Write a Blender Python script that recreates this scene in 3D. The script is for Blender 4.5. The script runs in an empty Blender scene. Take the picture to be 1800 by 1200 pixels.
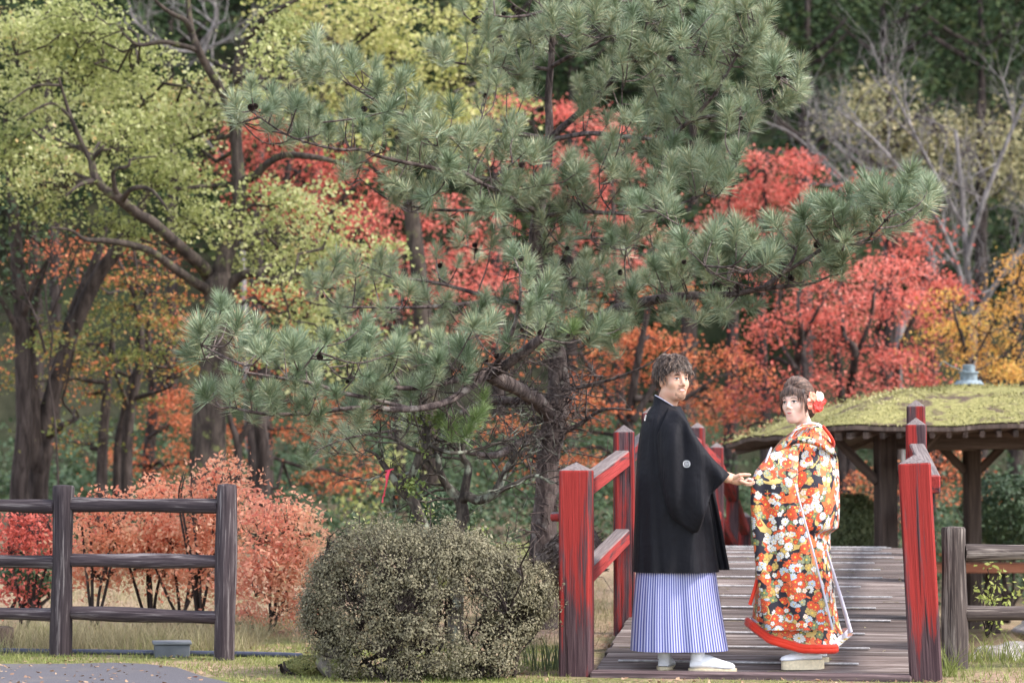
import bpy, math, random
import numpy as np
from mathutils import Vector, Matrix
from mathutils.bvhtree import BVHTree

random.seed(5)
rng = np.random.default_rng(11)
S = bpy.context.scene
COL = S.collection
PI = math.pi

# ------------------------------------------------------------------ camera, sky, sun, exposure
FPX, HZ, CAMH = 4250.0, 815.0, 1.15           # focal length in photo pixels, horizon row, eye height
PITCH = math.atan((HZ - 600.0) / FPX)
cam = bpy.data.objects.new('camera', bpy.data.cameras.new('camera'))
COL.objects.link(cam)
cam.location = (0, 0, CAMH)
cam.rotation_euler = (PI / 2 + PITCH, 0, 0)
cam.data.sensor_width = 36.0
cam.data.lens = FPX / 1800.0 * 36.0
cam.data.clip_end = 600.0
cam.data.dof.use_dof = True
cam.data.dof.focus_distance = 13.5
cam.data.dof.aperture_fstop = 2.8
S.camera = cam

SUN_EL, SUN_AZ = math.radians(48), math.radians(111)   # azimuth from +Y (view direction) towards +X (right)
w = bpy.data.worlds.new('World'); S.world = w; w.use_nodes = True
nt = w.node_tree; nt.nodes.clear()
sky = nt.nodes.new('ShaderNodeTexSky'); sky.sky_type = 'NISHITA'; sky.sun_disc = False
sky.sun_elevation = SUN_EL; sky.sun_rotation = SUN_AZ
bg = nt.nodes.new('ShaderNodeBackground'); bg.inputs[1].default_value = 0.15
wo = nt.nodes.new('ShaderNodeOutputWorld')
hs = nt.nodes.new('ShaderNodeHueSaturation'); hs.inputs['Saturation'].default_value = .5   # thin bright cloud: a paler sky
nt.links.new(sky.outputs[0], hs.inputs['Color']); nt.links.new(hs.outputs[0], bg.inputs[0]); nt.links.new(bg.outputs[0], wo.inputs[0])
sl = bpy.data.lights.new('sun', 'SUN'); sl.energy = 1.5; sl.angle = math.radians(11); sl.color = (1.0, .93, .84)
so = bpy.data.objects.new('sun', sl); COL.objects.link(so)
sd = Vector((math.sin(SUN_AZ) * math.cos(SUN_EL), math.cos(SUN_AZ) * math.cos(SUN_EL), math.sin(SUN_EL)))
so.rotation_euler = sd.to_track_quat('Z', 'Y').to_euler(); so.location = (20, 5, 30)
vs = S.view_settings
vs.view_transform = 'Standard'; vs.look = 'None'; vs.exposure = 2.0; vs.gamma = 1; vs.use_curve_mapping = False
S.cycles.max_bounces = 6; S.cycles.transparent_max_bounces = 4
S.cycles.use_denoising = True

# ------------------------------------------------------------------ helpers
def P(px, py, Y):
    """world point at distance Y that shows at photo pixel (px, py)"""
    u, v = (px - 900) / FPX, (600 - py) / FPX
    y = math.cos(PITCH) - v * math.sin(PITCH); z = math.sin(PITCH) + v * math.cos(PITCH)
    return np.array((u / y * Y, Y, CAMH + z / y * Y))

def sm(x, a, b):
    t = np.clip((np.asarray(x, float) - a) / (b - a), 0, 1)
    return t * t * (3 - 2 * t)

def gz(x, y):
    """ground height"""
    x = np.asarray(x, float); y = np.asarray(y, float)
    right = sm(x - (y - 13.2) * .09, .55, 1.5) * sm(y, 14.2, 16.5)
    dip = -.55 * right - .45 * right * sm(y, 15, 17) * (1 - sm(y, 20, 23))
    hill = np.maximum(0, y - 50)
    rise = .45 * sm(y, 22, 38) * (1 - right) + .55 * right * sm(y, 32, 40)
    hz = .9 * hill * sm(y, 48, 58) + .9 * np.sin(x * .13 + 1) * sm(y, 50, 66) + .5 * np.sin(x * .31 + y * .2) * sm(y, 50, 66)
    bump = .02 * np.sin(x * 2.1 + y * .7) + .02 * np.sin(x * .9 - y * 1.7)
    return dip + rise + hz + bump * sm(y, 15, 18)

class MB:
    def __init__(s): s.v = []; s.q = []; s.t = []; s.n = 0; s.uv = []
    def add(s, v, f, uv=None):
        v = np.asarray(v, float).reshape(-1, 3); f = np.asarray(f, int)
        (s.q if f.shape[1] == 4 else s.t).append(f + s.n)
        s.v.append(v); s.n += len(v)
        if uv is not None: s.uv.append(np.asarray(uv, float))
    def mesh(s, name, mat=None, smooth=True, off=(0, 0, 0)):
        v = np.concatenate(s.v) - np.asarray(off, float)
        q = np.concatenate(s.q) if s.q else np.zeros((0, 4), int)
        t = np.concatenate(s.t) if s.t else np.zeros((0, 3), int)
        me = bpy.data.meshes.new(name)
        me.vertices.add(len(v)); me.vertices.foreach_set('co', v.astype(np.float32).ravel())
        nl = q.size + t.size
        li = np.concatenate([q.ravel(), t.ravel()]).astype(np.int32)
        me.loops.add(nl); me.loops.foreach_set('vertex_index', li)
        st = np.concatenate([np.arange(len(q)) * 4, q.size + np.arange(len(t)) * 3]).astype(np.int32)
        me.polygons.add(len(st)); me.polygons.foreach_set('loop_start', st)
        try:
            me.polygons.foreach_set('loop_total', np.concatenate([np.full(len(q), 4), np.full(len(t), 3)]).astype(np.int32))
        except Exception: pass
        me.polygons.foreach_set('use_smooth', np.full(len(st), smooth, bool))
        if s.uv:
            uv = np.concatenate(s.uv)[li]
            me.uv_layers.new(name='UVMap').data.foreach_set('uv', uv.astype(np.float32).ravel())
        me.update(calc_edges=True)
        if mat is not None: me.materials.append(mat)
        return me

def root_loc(o):
    while o.parent: o = o.parent
    return np.array(o.location)

def tag(o, label=None, cat=None, group=None, kind=None):
    if label: o['label'] = label
    if cat: o['category'] = cat
    if group: o['group'] = group
    if kind: o['kind'] = kind
    return o

def thing(name, loc, label, cat, group=None):
    o = bpy.data.objects.new(name, None); COL.objects.link(o)
    o.location = loc; o.empty_display_size = .1
    return tag(o, label, cat, group)

def part(name, mb, mat, parent=None, smooth=True, kind=None, label=None):
    """one mesh object; mb is in world coordinates"""
    off = root_loc(parent) if parent else (0, 0, 0)
    o = bpy.data.objects.new(name, mb.mesh(name, mat, smooth, off)); COL.objects.link(o)
    if parent: o.parent = parent
    if kind: o['kind'] = kind
    if label: o['label'] = label
    return o

def place(name, me, parent, M):
    """shared mesh placed by world matrix M under parent"""
    o = bpy.data.objects.new(name, me); COL.objects.link(o); o.parent = parent
    o.matrix_local = Matrix.Translation(-Vector(root_loc(parent))) @ M
    return o

def solo(name, mb, mat, loc, label, cat, group=None, smooth=True):
    """a thing that is one mesh, origin at loc"""
    o = bpy.data.objects.new(name, mb.mesh(name, mat, smooth, loc)); COL.objects.link(o)
    o.location = loc
    return tag(o, label, cat, group)

def frame(d, up=(0, 0, 1)):
    d = np.asarray(d, float); d = d / (np.linalg.norm(d) + 1e-12)
    u = np.asarray(up, float)
    if abs(d @ u) > .95: u = np.array((1., 0, 0))
    a = np.cross(u, d); a /= np.linalg.norm(a)
    return a, np.cross(d, a), d

def catmull(pts, n):
    p = np.asarray(pts, float)
    if len(p) < 3:
        t = np.linspace(0, 1, n)[:, None]; return p[0] * (1 - t) + p[-1] * t
    q = np.vstack([2 * p[0] - p[1], p, 2 * p[-1] - p[-2]])
    out = []
    for t in np.linspace(0, len(p) - 1, n):
        i = min(int(t), len(p) - 2); f = t - i
        a, b, c, d = q[i], q[i + 1], q[i + 2], q[i + 3]
        out.append(.5 * (2 * b + (c - a) * f + (2 * a - 5 * b + 4 * c - d) * f * f + (3 * b - a - 3 * c + d) * f ** 3))
    return np.array(out)

def tube(mb, pts, rad, sides=6, cap=True, wob=0.0):
    pts = np.asarray(pts, float); n = len(pts)
    rad = np.broadcast_to(np.asarray(rad, float), (n,))
    tg = np.gradient(pts, axis=0)
    a, b, _ = frame(tg[0])
    ang = np.arange(sides) * 2 * PI / sides
    V = np.empty((n, sides, 3))
    for i in range(n):
        d = tg[i] / (np.linalg.norm(tg[i]) + 1e-12)
        a = a - d * (a @ d); a /= np.linalg.norm(a) + 1e-12
        b = np.cross(d, a)
        r = rad[i] * (1 + wob * rng.uniform(-1, 1, sides)) if wob else np.full(sides, rad[i])
        V[i] = pts[i] + (np.cos(ang) * r)[:, None] * a + (np.sin(ang) * r)[:, None] * b
    i, j = np.meshgrid(np.arange(n - 1), np.arange(sides), indexing='ij')
    k = (j + 1) % sides
    F = np.stack([i * sides + j, i * sides + k, (i + 1) * sides + k, (i + 1) * sides + j], -1).reshape(-1, 4)
    mb.add(V.reshape(-1, 3), F)
    if cap:
        for row, flip in ((0, True), (n - 1, False)):
            c = np.vstack([V[row], pts[row][None]])
            j = np.arange(sides); k = (j + 1) % sides
            f = np.stack([k, j, np.full(sides, sides)] if flip else [j, k, np.full(sides, sides)], -1)
            mb.add(c, f)

def box(mb, c, half, R=None, bev=0.0):
    """box (bevelled along all edges when bev>0) centred at c, half sizes, rotation R 3x3 (columns are axes)"""
    h = np.asarray(half, float); R = np.eye(3) if R is None else np.asarray(R, float)
    if bev <= 0:
        s = np.array([(x, y, z) for x in (-1, 1) for y in (-1, 1) for z in (-1, 1)], float) * h
        f = [(0, 1, 3, 2), (4, 6, 7, 5), (0, 4, 5, 1), (2, 3, 7, 6), (0, 2, 6, 4), (1, 5, 7, 3)]
        mb.add(s @ R.T + c, f); return
    V = []; idx = {}
    for x in (-1, 1):
        for y in (-1, 1):
            for z in (-1, 1):
                for ax in range(3):
                    p = np.array((x, y, z), float) * h
                    for o in range(3):
                        if o != ax: p[o] -= np.sign(p[o]) * bev
                    idx[(x, y, z, ax)] = len(V); V.append(p)
    Q = []; T = []
    for ax in range(3):
        o1, o2 = [(1, 2), (2, 0), (0, 1)][ax]
        for s in (-1, 1):
            def key(a, b):
                k = [0, 0, 0]; k[ax] = s; k[o1] = a; k[o2] = b
                return idx[(k[0], k[1], k[2], ax)]
            loop = [key(-1, -1), key(1, -1), key(1, 1), key(-1, 1)]
            Q.append(loop if s > 0 else loop[::-1])
    for ax in range(3):
        o1, o2 = [(1, 2), (2, 0), (0, 1)][ax]
        for a in (-1, 1):
            for b in (-1, 1):
                def key(s, f):
                    k = [0, 0, 0]; k[ax] = s; k[o1] = a; k[o2] = b
                    return idx[(k[0], k[1], k[2], f)]
                loop = [key(-1, o1), key(1, o1), key(1, o2), key(-1, o2)]
                Q.append(loop[::-1] if a * b > 0 else loop)
    for x in (-1, 1):
        for y in (-1, 1):
            for z in (-1, 1):
                t = [idx[(x, y, z, k)] for k in range(3)]
                T.append(t if x * y * z > 0 else t[::-1])
    W = np.array(V) @ R.T + c
    n0 = mb.n
    mb.add(W, Q)
    mb.t.append(np.array(T) + n0)

def rotz(a):
    c, s = math.cos(a), math.sin(a)
    return np.array(((c, -s, 0), (s, c, 0), (0, 0, 1.)))

def leaves(mb, pts, nrm, size, asp=.6, dirs=None):
    """one kite-shaped leaf of two folded triangles at each point"""
    n = len(pts)
    nrm = nrm / (np.linalg.norm(nrm, axis=1, keepdims=True) + 1e-9)
    r = rng.normal(size=(n, 3)) if dirs is None else dirs
    a = r - nrm * (r * nrm).sum(1, keepdims=True); a /= np.linalg.norm(a, axis=1, keepdims=True) + 1e-9
    b = np.cross(nrm, a)
    L = np.broadcast_to(size, (n,))[:, None]; W = L * asp * .5
    v = np.stack([pts - a * L * .5, pts + b * W - nrm * L * .06, pts + a * L * .5, pts - b * W - nrm * L * .06], 1).reshape(-1, 3)
    i = np.arange(n) * 4
    mb.add(v, np.stack([i, i + 1, i + 2, i + 3], -1))

# ------------------------------------------------------------------ materials
def newmat(name):
    m = bpy.data.materials.new(name); m.use_nodes = True
    t = m.node_tree; t.nodes.clear()
    out = t.nodes.new('ShaderNodeOutputMaterial')
    return m, t, out

class N:
    """tiny node wiring helper"""
    def __init__(s, t): s.t = t
    def node(s, typ, **kw):
        n = s.t.nodes.new('ShaderNode' + typ)
        for k, v in kw.items():
            if k.startswith('i_'):
                key = k[2:]; key = int(key) if key.isdigit() else key.replace('_', ' ')
                s.put(n.inputs[key], v)
            else: setattr(n, k, v)
        return n
    def put(s, inp, v):
        if hasattr(v, 'is_output') or isinstance(v, bpy.types.NodeSocket): s.t.links.new(v, inp)
        else:
            if isinstance(v, (tuple, list)) and len(v) == 3 and inp.type == 'RGBA': v = (*v, 1)
            inp.default_value = v
    def math(s, op, a, b=0.0, c=None, clamp=False):
        n = s.t.nodes.new('ShaderNodeMath'); n.operation = op; n.use_clamp = clamp
        s.put(n.inputs[0], a); s.put(n.inputs[1], b)
        if c is not None: s.put(n.inputs[2], c)
        return n.outputs[0]
    def mix(s, f, a, b, blend='MIX'):
        n = s.t.nodes.new('ShaderNodeMix'); n.data_type = 'RGBA'; n.blend_type = blend
        s.put(n.inputs[0], f); s.put(n.inputs[6], a); s.put(n.inputs[7], b)
        return n.outputs[2]
    def ramp(s, f, stops, interp='LINEAR'):
        n = s.t.nodes.new('ShaderNodeValToRGB'); n.color_ramp.interpolation = interp
        e = n.color_ramp.elements
        while len(e) < len(stops): e.new(.5)
        for k, (p, c) in enumerate(stops):
            e[k].position = p; e[k].color = (*c, 1) if len(c) == 3 else c
        s.put(n.inputs[0], f)
        return n.outputs[0]
    def noise(s, vec, scale, detail=3, rough=.55, dist=0.0):
        n = s.node('TexNoise'); s.put(n.inputs['Vector'], vec)
        n.inputs['Scale'].default_value = scale; n.inputs['Detail'].default_value = detail
        n.inputs['Roughness'].default_value = rough; n.inputs['Distortion'].default_value = dist
        return n.outputs[0]
    def vmul(s, v, k):
        n = s.node('VectorMath', operation='MULTIPLY'); s.put(n.inputs[0], v); s.put(n.inputs[1], k); return n.outputs[0]
    def vadd(s, v, k):
        n = s.node('VectorMath', operation='ADD'); s.put(n.inputs[0], v); s.put(n.inputs[1], k); return n.outputs[0]
    def smooth(s, f, a, b):
        n = s.node('MapRange', interpolation_type='SMOOTHSTEP'); s.put(n.inputs[0], f)
        n.inputs[1].default_value = a; n.inputs[2].default_value = b
        return n.outputs[0]
    def bump(s, h, strength=.4, dist=.01):
        n = s.node('Bump'); n.inputs['Strength'].default_value = strength; n.inputs['Distance'].default_value = dist
        s.put(n.inputs['Height'], h); return n.outputs[0]
    def bsdf(s, out, col, rough=.7, normal=None, spec=.3, **kw):
        p = s.t.nodes.new('ShaderNodeBsdfPrincipled')
        s.put(p.inputs['Base Color'], col); s.put(p.inputs['Roughness'], rough)
        p.inputs['Specular IOR Level'].default_value = spec
        if normal is not None: s.put(p.inputs['Normal'], normal)
        for k, v in kw.items(): s.put(p.inputs[k.replace('_', ' ')], v)
        s.t.links.new(p.outputs[0], out.inputs[0])
        return p

def leaf_mat(name, stops, trans=.35, nscale=.8, nmix=.35, rough=.55, spec=.3):
    """foliage: colour differs leaf by leaf (random per island) and drifts slowly through the crown"""
    m, t, out = newmat(name); n = N(t)
    geo = n.node('NewGeometry')
    co = n.node('TexCoord').outputs['Object']
    nz = n.noise(co, nscale, 2)
    f = n.math('ADD', n.math('MULTIPLY', geo.outputs['Random Per Island'], 1 - nmix),
               n.math('MULTIPLY', n.smooth(nz, .3, .7), nmix))
    c = n.ramp(f, stops)
    d = n.node('BsdfPrincipled'); n.put(d.inputs['Base Color'], c); d.inputs['Roughness'].default_value = rough
    d.inputs['Specular IOR Level'].default_value = spec
    tr = n.node('BsdfTranslucent'); n.put(tr.inputs[0], c)
    mx = n.node('MixShader'); mx.inputs[0].default_value = trans
    t.links.new(d.outputs[0], mx.inputs[1]); t.links.new(tr.outputs[0], mx.inputs[2])
    t.links.new(mx.outputs[0], out.inputs[0])
    return m

def bark_mat(name, dark, light, scale=14, stretch=.22, lich=None, thr=(.55, .68)):
    m, t, out = newmat(name); n = N(t)
    co = n.node('TexCoord').outputs['Object']
    v = n.vmul(co, (1, 1, stretch))
    a = n.noise(v, scale, 5, .65, .4)
    c = n.mix(n.smooth(a, .35, .7), dark, light)
    if lich:
        b = n.noise(co, 9, 4, .6)
        c = n.mix(n.math('MULTIPLY', n.smooth(b, *thr), .8), c, lich)
    n.bsdf(out, c, .9, n.bump(a, .8, .02), .15)
    return m

def plain_mat(name, col, rough=.6, spec=.3, var=.25, scale=20, bump=.1, metal=0.0):
    m, t, out = newmat(name); n = N(t)
    co = n.node('TexCoord').outputs['Object']
    a = n.noise(co, scale, 4, .6)
    dk = tuple(x * (1 - var) for x in col); lt = tuple(min(1, x * (1 + var)) for x in col)
    n.bsdf(out, n.mix(n.smooth(a, .3, .7), dk, lt), rough, n.bump(a, bump, .005), spec, Metallic=metal)
    return m

def red_wood_mat(name, top_weather, zdark=None, red=(.40, .033, .026), amount=.5):
    """red paint worn back to dark wood along the grain; grain runs along local Z"""
    m, t, out = newmat(name); n = N(t)
    tc = n.node('TexCoord').outputs['Object']
    oi = n.node('ObjectInfo').outputs['Random']
    off = n.node('CombineXYZ'); n.put(off.inputs[0], n.math('MULTIPLY', oi, 37)); n.put(off.inputs[1], n.math('MULTIPLY', oi, 19)); n.put(off.inputs[2], n.math('MULTIPLY', oi, 11))
    v = n.vadd(tc, off.outputs[0])
    grain = n.noise(n.vmul(v, (30, 30, 1.3)), 1.0, 6, .65, .6)
    patch = n.noise(n.vmul(v, (15, 15, 1.1)), 1.0, 5, .62, .5)
    fine = n.noise(n.vmul(v, (110, 110, 3)), 1.0, 4, .65)
    crack = n.smooth(n.noise(n.vmul(v, (46, 46, .9)), 1.0, 2, .5, .3), .66, .7)
    worn = n.math('ADD', n.math('MULTIPLY', patch, .8), n.math('MULTIPLY', grain, .55))
    if zdark:
        sp = n.node('SeparateXYZ'); n.put(sp.inputs[0], tc)
        low = n.math('SUBTRACT', 1.0, n.smooth(sp.outputs[2], zdark[0], zdark[1]))
        worn = n.math('ADD', worn, n.math('MULTIPLY', low, .19))
    f = n.smooth(worn, amount + .12, amount + .26)
    r = n.mix(n.smooth(fine, .35, .7), red, tuple(x * 1.35 for x in red))
    r = n.mix(n.math('MULTIPLY', n.smooth(grain, .62, .72), .5), r, (.42, .14, .12))
    d = n.mix(n.smooth(fine, .3, .7), (.035, .017, .022), (.1, .06, .065))
    c = n.mix(f, r, d)
    c = n.mix(n.math('MULTIPLY', crack, .85), c, (.02, .010, .012))
    if top_weather:
        nz = n.node('SeparateXYZ'); n.put(nz.inputs[0], n.node('NewGeometry').outputs['Normal'])
        up = n.math('ADD', nz.outputs[2], n.math('MULTIPLY', n.math('SUBTRACT', grain, .5), .6))
        g = n.mix(n.smooth(fine, .3, .7), (.10, .078, .078), (.23, .19, .185))
        c = n.mix(n.smooth(up, .5, .7), c, g)
    n.bsdf(out, c, .8, n.bump(n.math('SUBTRACT', n.math('ADD', grain, n.math('MULTIPLY', fine, .6)), crack), .9, .008), .2)
    return m

def grain_mat(name, dark, light, pale, stretch, thr=(.55, .75), rand=True, bump=.7, rough=.8):
    """weathered timber with grain; stretch is the per axis scale of the grain noise"""
    m, t, out = newmat(name); n = N(t)
    tc = n.node('TexCoord').outputs['Object']
    v = tc
    oi = n.node('ObjectInfo').outputs['Random']
    if rand:
        off = n.node('CombineXYZ'); n.put(off.inputs[0], n.math('MULTIPLY', oi, 37)); n.put(off.inputs[1], n.math('MULTIPLY', oi, 19)); n.put(off.inputs[2], n.math('MULTIPLY', oi, 23))
        v = n.vadd(tc, off.outputs[0])
    g = n.noise(n.vmul(v, stretch), 1.0, 6, .65, .5)
    p = n.noise(n.vmul(v, tuple(x * .25 for x in stretch)), 1.0, 3, .5, .2)
    c = n.mix(n.smooth(g, .3, .7), dark, light)
    c = n.mix(n.math('MULTIPLY', n.smooth(n.math('ADD', n.math('MULTIPLY', g, .6), n.math('MULTIPLY', p, .5)), *thr), .85), c, pale)
    hv = n.node('HueSaturation'); n.put(hv.inputs['Color'], c)
    n.put(hv.inputs['Value'], n.math('ADD', .7, n.math('MULTIPLY', oi, .6)))
    n.bsdf(out, hv.outputs[0], rough, n.bump(g, bump, .006), .25)
    return m
# ================================================================== setting: ground, hillside, path
def grid_sheet(xs, ys, zfun):
    X, Y = np.meshgrid(xs, ys, indexing='ij')
    Z = zfun(X, Y)
    V = np.stack([X, Y, Z], -1).reshape(-1, 3)
    ny = len(ys)
    i, j = np.meshgrid(np.arange(len(xs) - 1), np.arange(ny - 1), indexing='ij')
    a = i * ny + j
    return V, np.stack([a, a + ny, a + ny + 1, a + 1], -1).reshape(-1, 4)

def ground_mat():
    m, t, out = newmat('ground_grass'); n = N(t)
    co = n.node('TexCoord').outputs['Object']
    a = n.noise(co, 1.3, 5, .6); b = n.noise(co, 22, 5, .7); c2 = n.noise(n.vadd(co, (7, 3, 0)), .55, 3)
    g = n.mix(n.smooth(b, .3, .7), (.075, .085, .03), (.22, .22, .085))
    s = n.mix(n.smooth(b, .3, .7), (.16, .10, .07), (.42, .30, .22))
    f = n.smooth(n.math('ADD', n.math('MULTIPLY', a, .6), n.math('MULTIPLY', c2, .6)), .5, .72)
    c = n.mix(f, g, s)
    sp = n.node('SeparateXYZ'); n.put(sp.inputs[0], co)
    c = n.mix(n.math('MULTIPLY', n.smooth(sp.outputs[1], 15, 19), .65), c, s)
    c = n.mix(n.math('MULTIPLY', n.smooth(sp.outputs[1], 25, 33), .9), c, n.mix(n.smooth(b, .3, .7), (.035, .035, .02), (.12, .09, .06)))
    n.bsdf(out, c, .95, n.bump(n.math('ADD', b, a), .8, .03), .1)
    return m
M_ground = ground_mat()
mb = MB()
xs = np.concatenate([np.linspace(-110, -13, 30), np.linspace(-12.6, 14, 110), np.linspace(14.6, 110, 30)])
ys = np.concatenate([np.linspace(-40, 10, 20), np.linspace(10.4, 50, 120)])
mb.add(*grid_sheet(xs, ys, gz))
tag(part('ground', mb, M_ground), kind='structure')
def hill_mat():
    m, t, out = newmat('hill_floor'); n = N(t)
    co = n.node('TexCoord').outputs['Object']
    b = n.noise(co, 1.2, 6, .7); a = n.noise(co, .25, 3)
    c = n.mix(n.smooth(b, .3, .7), (.018, .02, .012), (.05, .048, .03))
    c = n.mix(n.smooth(a, .45, .6), c, n.mix(b, (.014, .02, .011), (.04, .048, .024)))
    n.bsdf(out, c, .95, n.bump(b, .8, .15), .1)
    return m
mb = MB()
ys = np.concatenate([np.linspace(50, 88, 50), np.linspace(89, 104, 12)])
mb.add(*grid_sheet(xs, ys, gz))
tag(part('hillside', mb, hill_mat()), kind='structure')

def asphalt_mat():
    m, t, out = newmat('asphalt'); n = N(t)
    co = n.node('TexCoord').outputs['Object']
    a = n.noise(co, 160, 3, .7); b = n.noise(co, 3, 4)
    c = n.mix(n.smooth(a, .3, .75), (.045, .042, .05), (.15, .14, .155))
    c = n.mix(n.math('MULTIPLY', n.smooth(b, .5, .7), .4), c, (.14, .12, .11))
    n.bsdf(out, c, .85, n.bump(a, .6, .004), .3)
    return m
# asphalt path: everything nearer than an uneven line of turf on the left
mb = MB(); top = []; bot = []
for k in range(61):
    x = -14 + k * (12.75 / 60)
    ye = 13.98 + .05 * math.sin(x * 5) + .03 * math.sin(x * 13 + 1) - (max(0, x + 2.15) ** 1.4) * 2.1 + random.uniform(-.02, .02)
    if x < -3.0: ye = 13.98 + .05 * math.sin(x * 5) + random.uniform(-.02, .02)
    top.append((x, max(ye, 7.2), .006)); bot.append((x, 7.0, .006))
V = np.array(top + bot); k = np.arange(60)
mb.add(V, np.stack([k + 61, k + 62, k + 1, k], -1))
tag(part('asphalt_path', mb, asphalt_mat()), kind='structure')

# ================================================================== arched red footbridge
TH = math.radians(9.5)
BD = np.array((math.sin(TH), math.cos(TH), 0)); BR = np.array((math.cos(TH), -math.sin(TH), 0))
BO = np.array((.352, 13.25, 0)); BW = 1.89; BLEN = 12.5
_dk = np.polyfit([0, .8, 1.73, 3.2, 5, 6, 6.8, 8.77, 10.5, 12.5], [.005, .105, .22, .365, .475, .495, .47, .24, -.08, -.55], 5)
def deck_z(s): return float(np.polyval(_dk, s))
def BP(s, u, z): return BO + BD * s + BR * u + np.array((0, 0, z))
bridge = thing('foot_bridge', BP(0, BW / 2, 0), 'arched wooden footbridge with worn red posts and rails and a grey plank deck', 'bridge')
M_post = red_wood_mat('worn_red_post', True, (.05, .5), (.225, .021, .018), amount=.515)
M_post_in = red_wood_mat('worn_red_inner_post', True, None, (.225, .022, .019), amount=.44)
M_rail = red_wood_mat('worn_red_rail', True, None, (.27, .034, .031), amount=.55)
M_plank = grain_mat('weathered_plank', (.07, .05, .045), (.18, .142, .13), (.32, .275, .255), (2.2, 46, 46), (.56, .74))
M_beam = grain_mat('dark_beam', (.04, .025, .028), (.11, .075, .075), (.2, .15, .15), (2, 40, 40))
M_strip = plain_mat('aluminium_strip', (.42, .40, .40), .6, .4, .3, 40, .1, .1)

def post_mesh(name, hw, h, mat, cap=.045):
    mb = MB(); b = .012
    ring = np.array([(hw - b, -hw), (hw, -hw + b), (hw, hw - b), (hw - b, hw), (-hw + b, hw), (-hw, hw - b), (-hw, -hw + b), (-hw + b, -hw)])
    zs = [0, h * .35, h * .7, h - cap - .008, h - cap]; sc = [1, 1, 1, 1, .96]
    V = np.array([(*(r * s), z) for z, s in zip(zs, sc) for r in ring])
    F = [(i * 8 + j, i * 8 + (j + 1) % 8, (i + 1) * 8 + (j + 1) % 8, (i + 1) * 8 + j) for i in range(len(zs) - 1) for j in range(8)]
    mb.add(V, F)
    top = np.vstack([V[-8:], [(0, 0, h)]])
    mb.add(top, [(j, (j + 1) % 8, 8) for j in range(8)])
    return mb.mesh(name, mat, False)
post_s = [0, 1.73, 3.25, 5.0, 6.8, 8.75, 10.6, 12.35]
hgtL = [1.16, 1.175, 1.165, 1.10, 1.03, 1.09, 1.13, 1.16]
def bridge_post(s, u, h, hw, rot, mat, base, lean=0.0):
    p = BP(s, u, base)
    M = Matrix.Translation(p) @ Matrix.Rotation(lean, 4, 'Y') @ Matrix.Rotation(-TH + rot, 4, 'Z')
    return place('post', post_mesh('post', hw, h, mat), bridge, M)
tops = {0: [], 1: []}
for side, u in ((0, 0.0), (1, BW)):
    for k, s in enumerate(post_s):
        first = k == 0; h = hgtL[k] + (.04 if side else 0)
        base = -.02 if first else deck_z(s) - .12
        hh = h + .02 if first else h + .12
        uu = u + (0 if first else (.055 if side == 0 else -.055))
        if first and side: uu = u - .012
        rot = math.radians([-.5, 13, 6, 4, 3, 3, 2, 2][k]) * (1 if side == 0 else .1)
        bridge_post(s, uu, hh, .086 if first else .062, rot, M_post if first else M_post_in, base, math.radians(-2.6) if first and side else 0)
        tops[side].append(BP(s, uu, base + hh))
for side in (0, 1):
    for k in range(len(post_s) - 1):
        a, b = tops[side][k], tops[side][k + 1]
        for dz in (.2, .68):
            A = a - (0, 0, dz); B = b - (0, 0, dz)
            if k == 0: A = A + (0, 0, .03 if dz < .3 else .02); 
            if k == 0 and side: A = A + BR * (.045 if dz < .3 else .02)
            d = B - A; L = np.linalg.norm(d); d /= L
            ta, tb = (.088 if k == 0 else .066), .066
            A2 = A + d * ta; L2 = L - ta - tb
            x = np.cross((0, 0, 1.), d); x /= np.linalg.norm(x); y = np.cross(d, x)
            m_ = MB(); box(m_, (0, 0, L2 / 2), (.045, .05, L2 / 2), None, .008)
            # local Z runs along the rail
            M = Matrix(((x[0], y[0], d[0], A2[0]), (x[1], y[1], d[1], A2[1]), (x[2], y[2], d[2], A2[2]), (0, 0, 0, 1)))
            place('rail', m_.mesh('rail', M_rail, False), bridge, M)
# planks
pitch = .142; npl = int(BLEN / pitch)
pl = []
for v in range(5):
    m_ = MB(); box(m_, (0, 0, -.022), (BW / 2 - .09 + random.uniform(-.008, .008), .066, .022), None, .006)
    pl.append(m_.mesh('plank', M_plank, False))
stripm = []
for v in range(4):
    m_ = MB(); box(m_, (0, 0, .003), (random.uniform(.62, .72), .010, .004), None, .002); stripm.append(m_.mesh('grip_strip', M_strip, False))
for k in range(npl):
    s = .1 + pitch * k; z = deck_z(s); sl_ = math.atan((deck_z(s + .05) - deck_z(s - .05)) / .1)
    R = Matrix.Rotation(-TH, 4, 'Z') @ Matrix.Rotation(sl_ + random.uniform(-.012, .012), 4, 'X')
    place('plank', random.choice(pl), bridge, Matrix.Translation(BP(s, BW / 2 + random.uniform(-.01, .01), z + random.uniform(-.004, .004))) @ R)
    if k % 3 == 2 and k < 46:
        place('grip_strip', random.choice(stripm), bridge,
              Matrix.Translation(BP(s - .05, BW / 2 + random.uniform(-.05, .09) - .06, deck_z(s - .05) + .007)) @ R)
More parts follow.
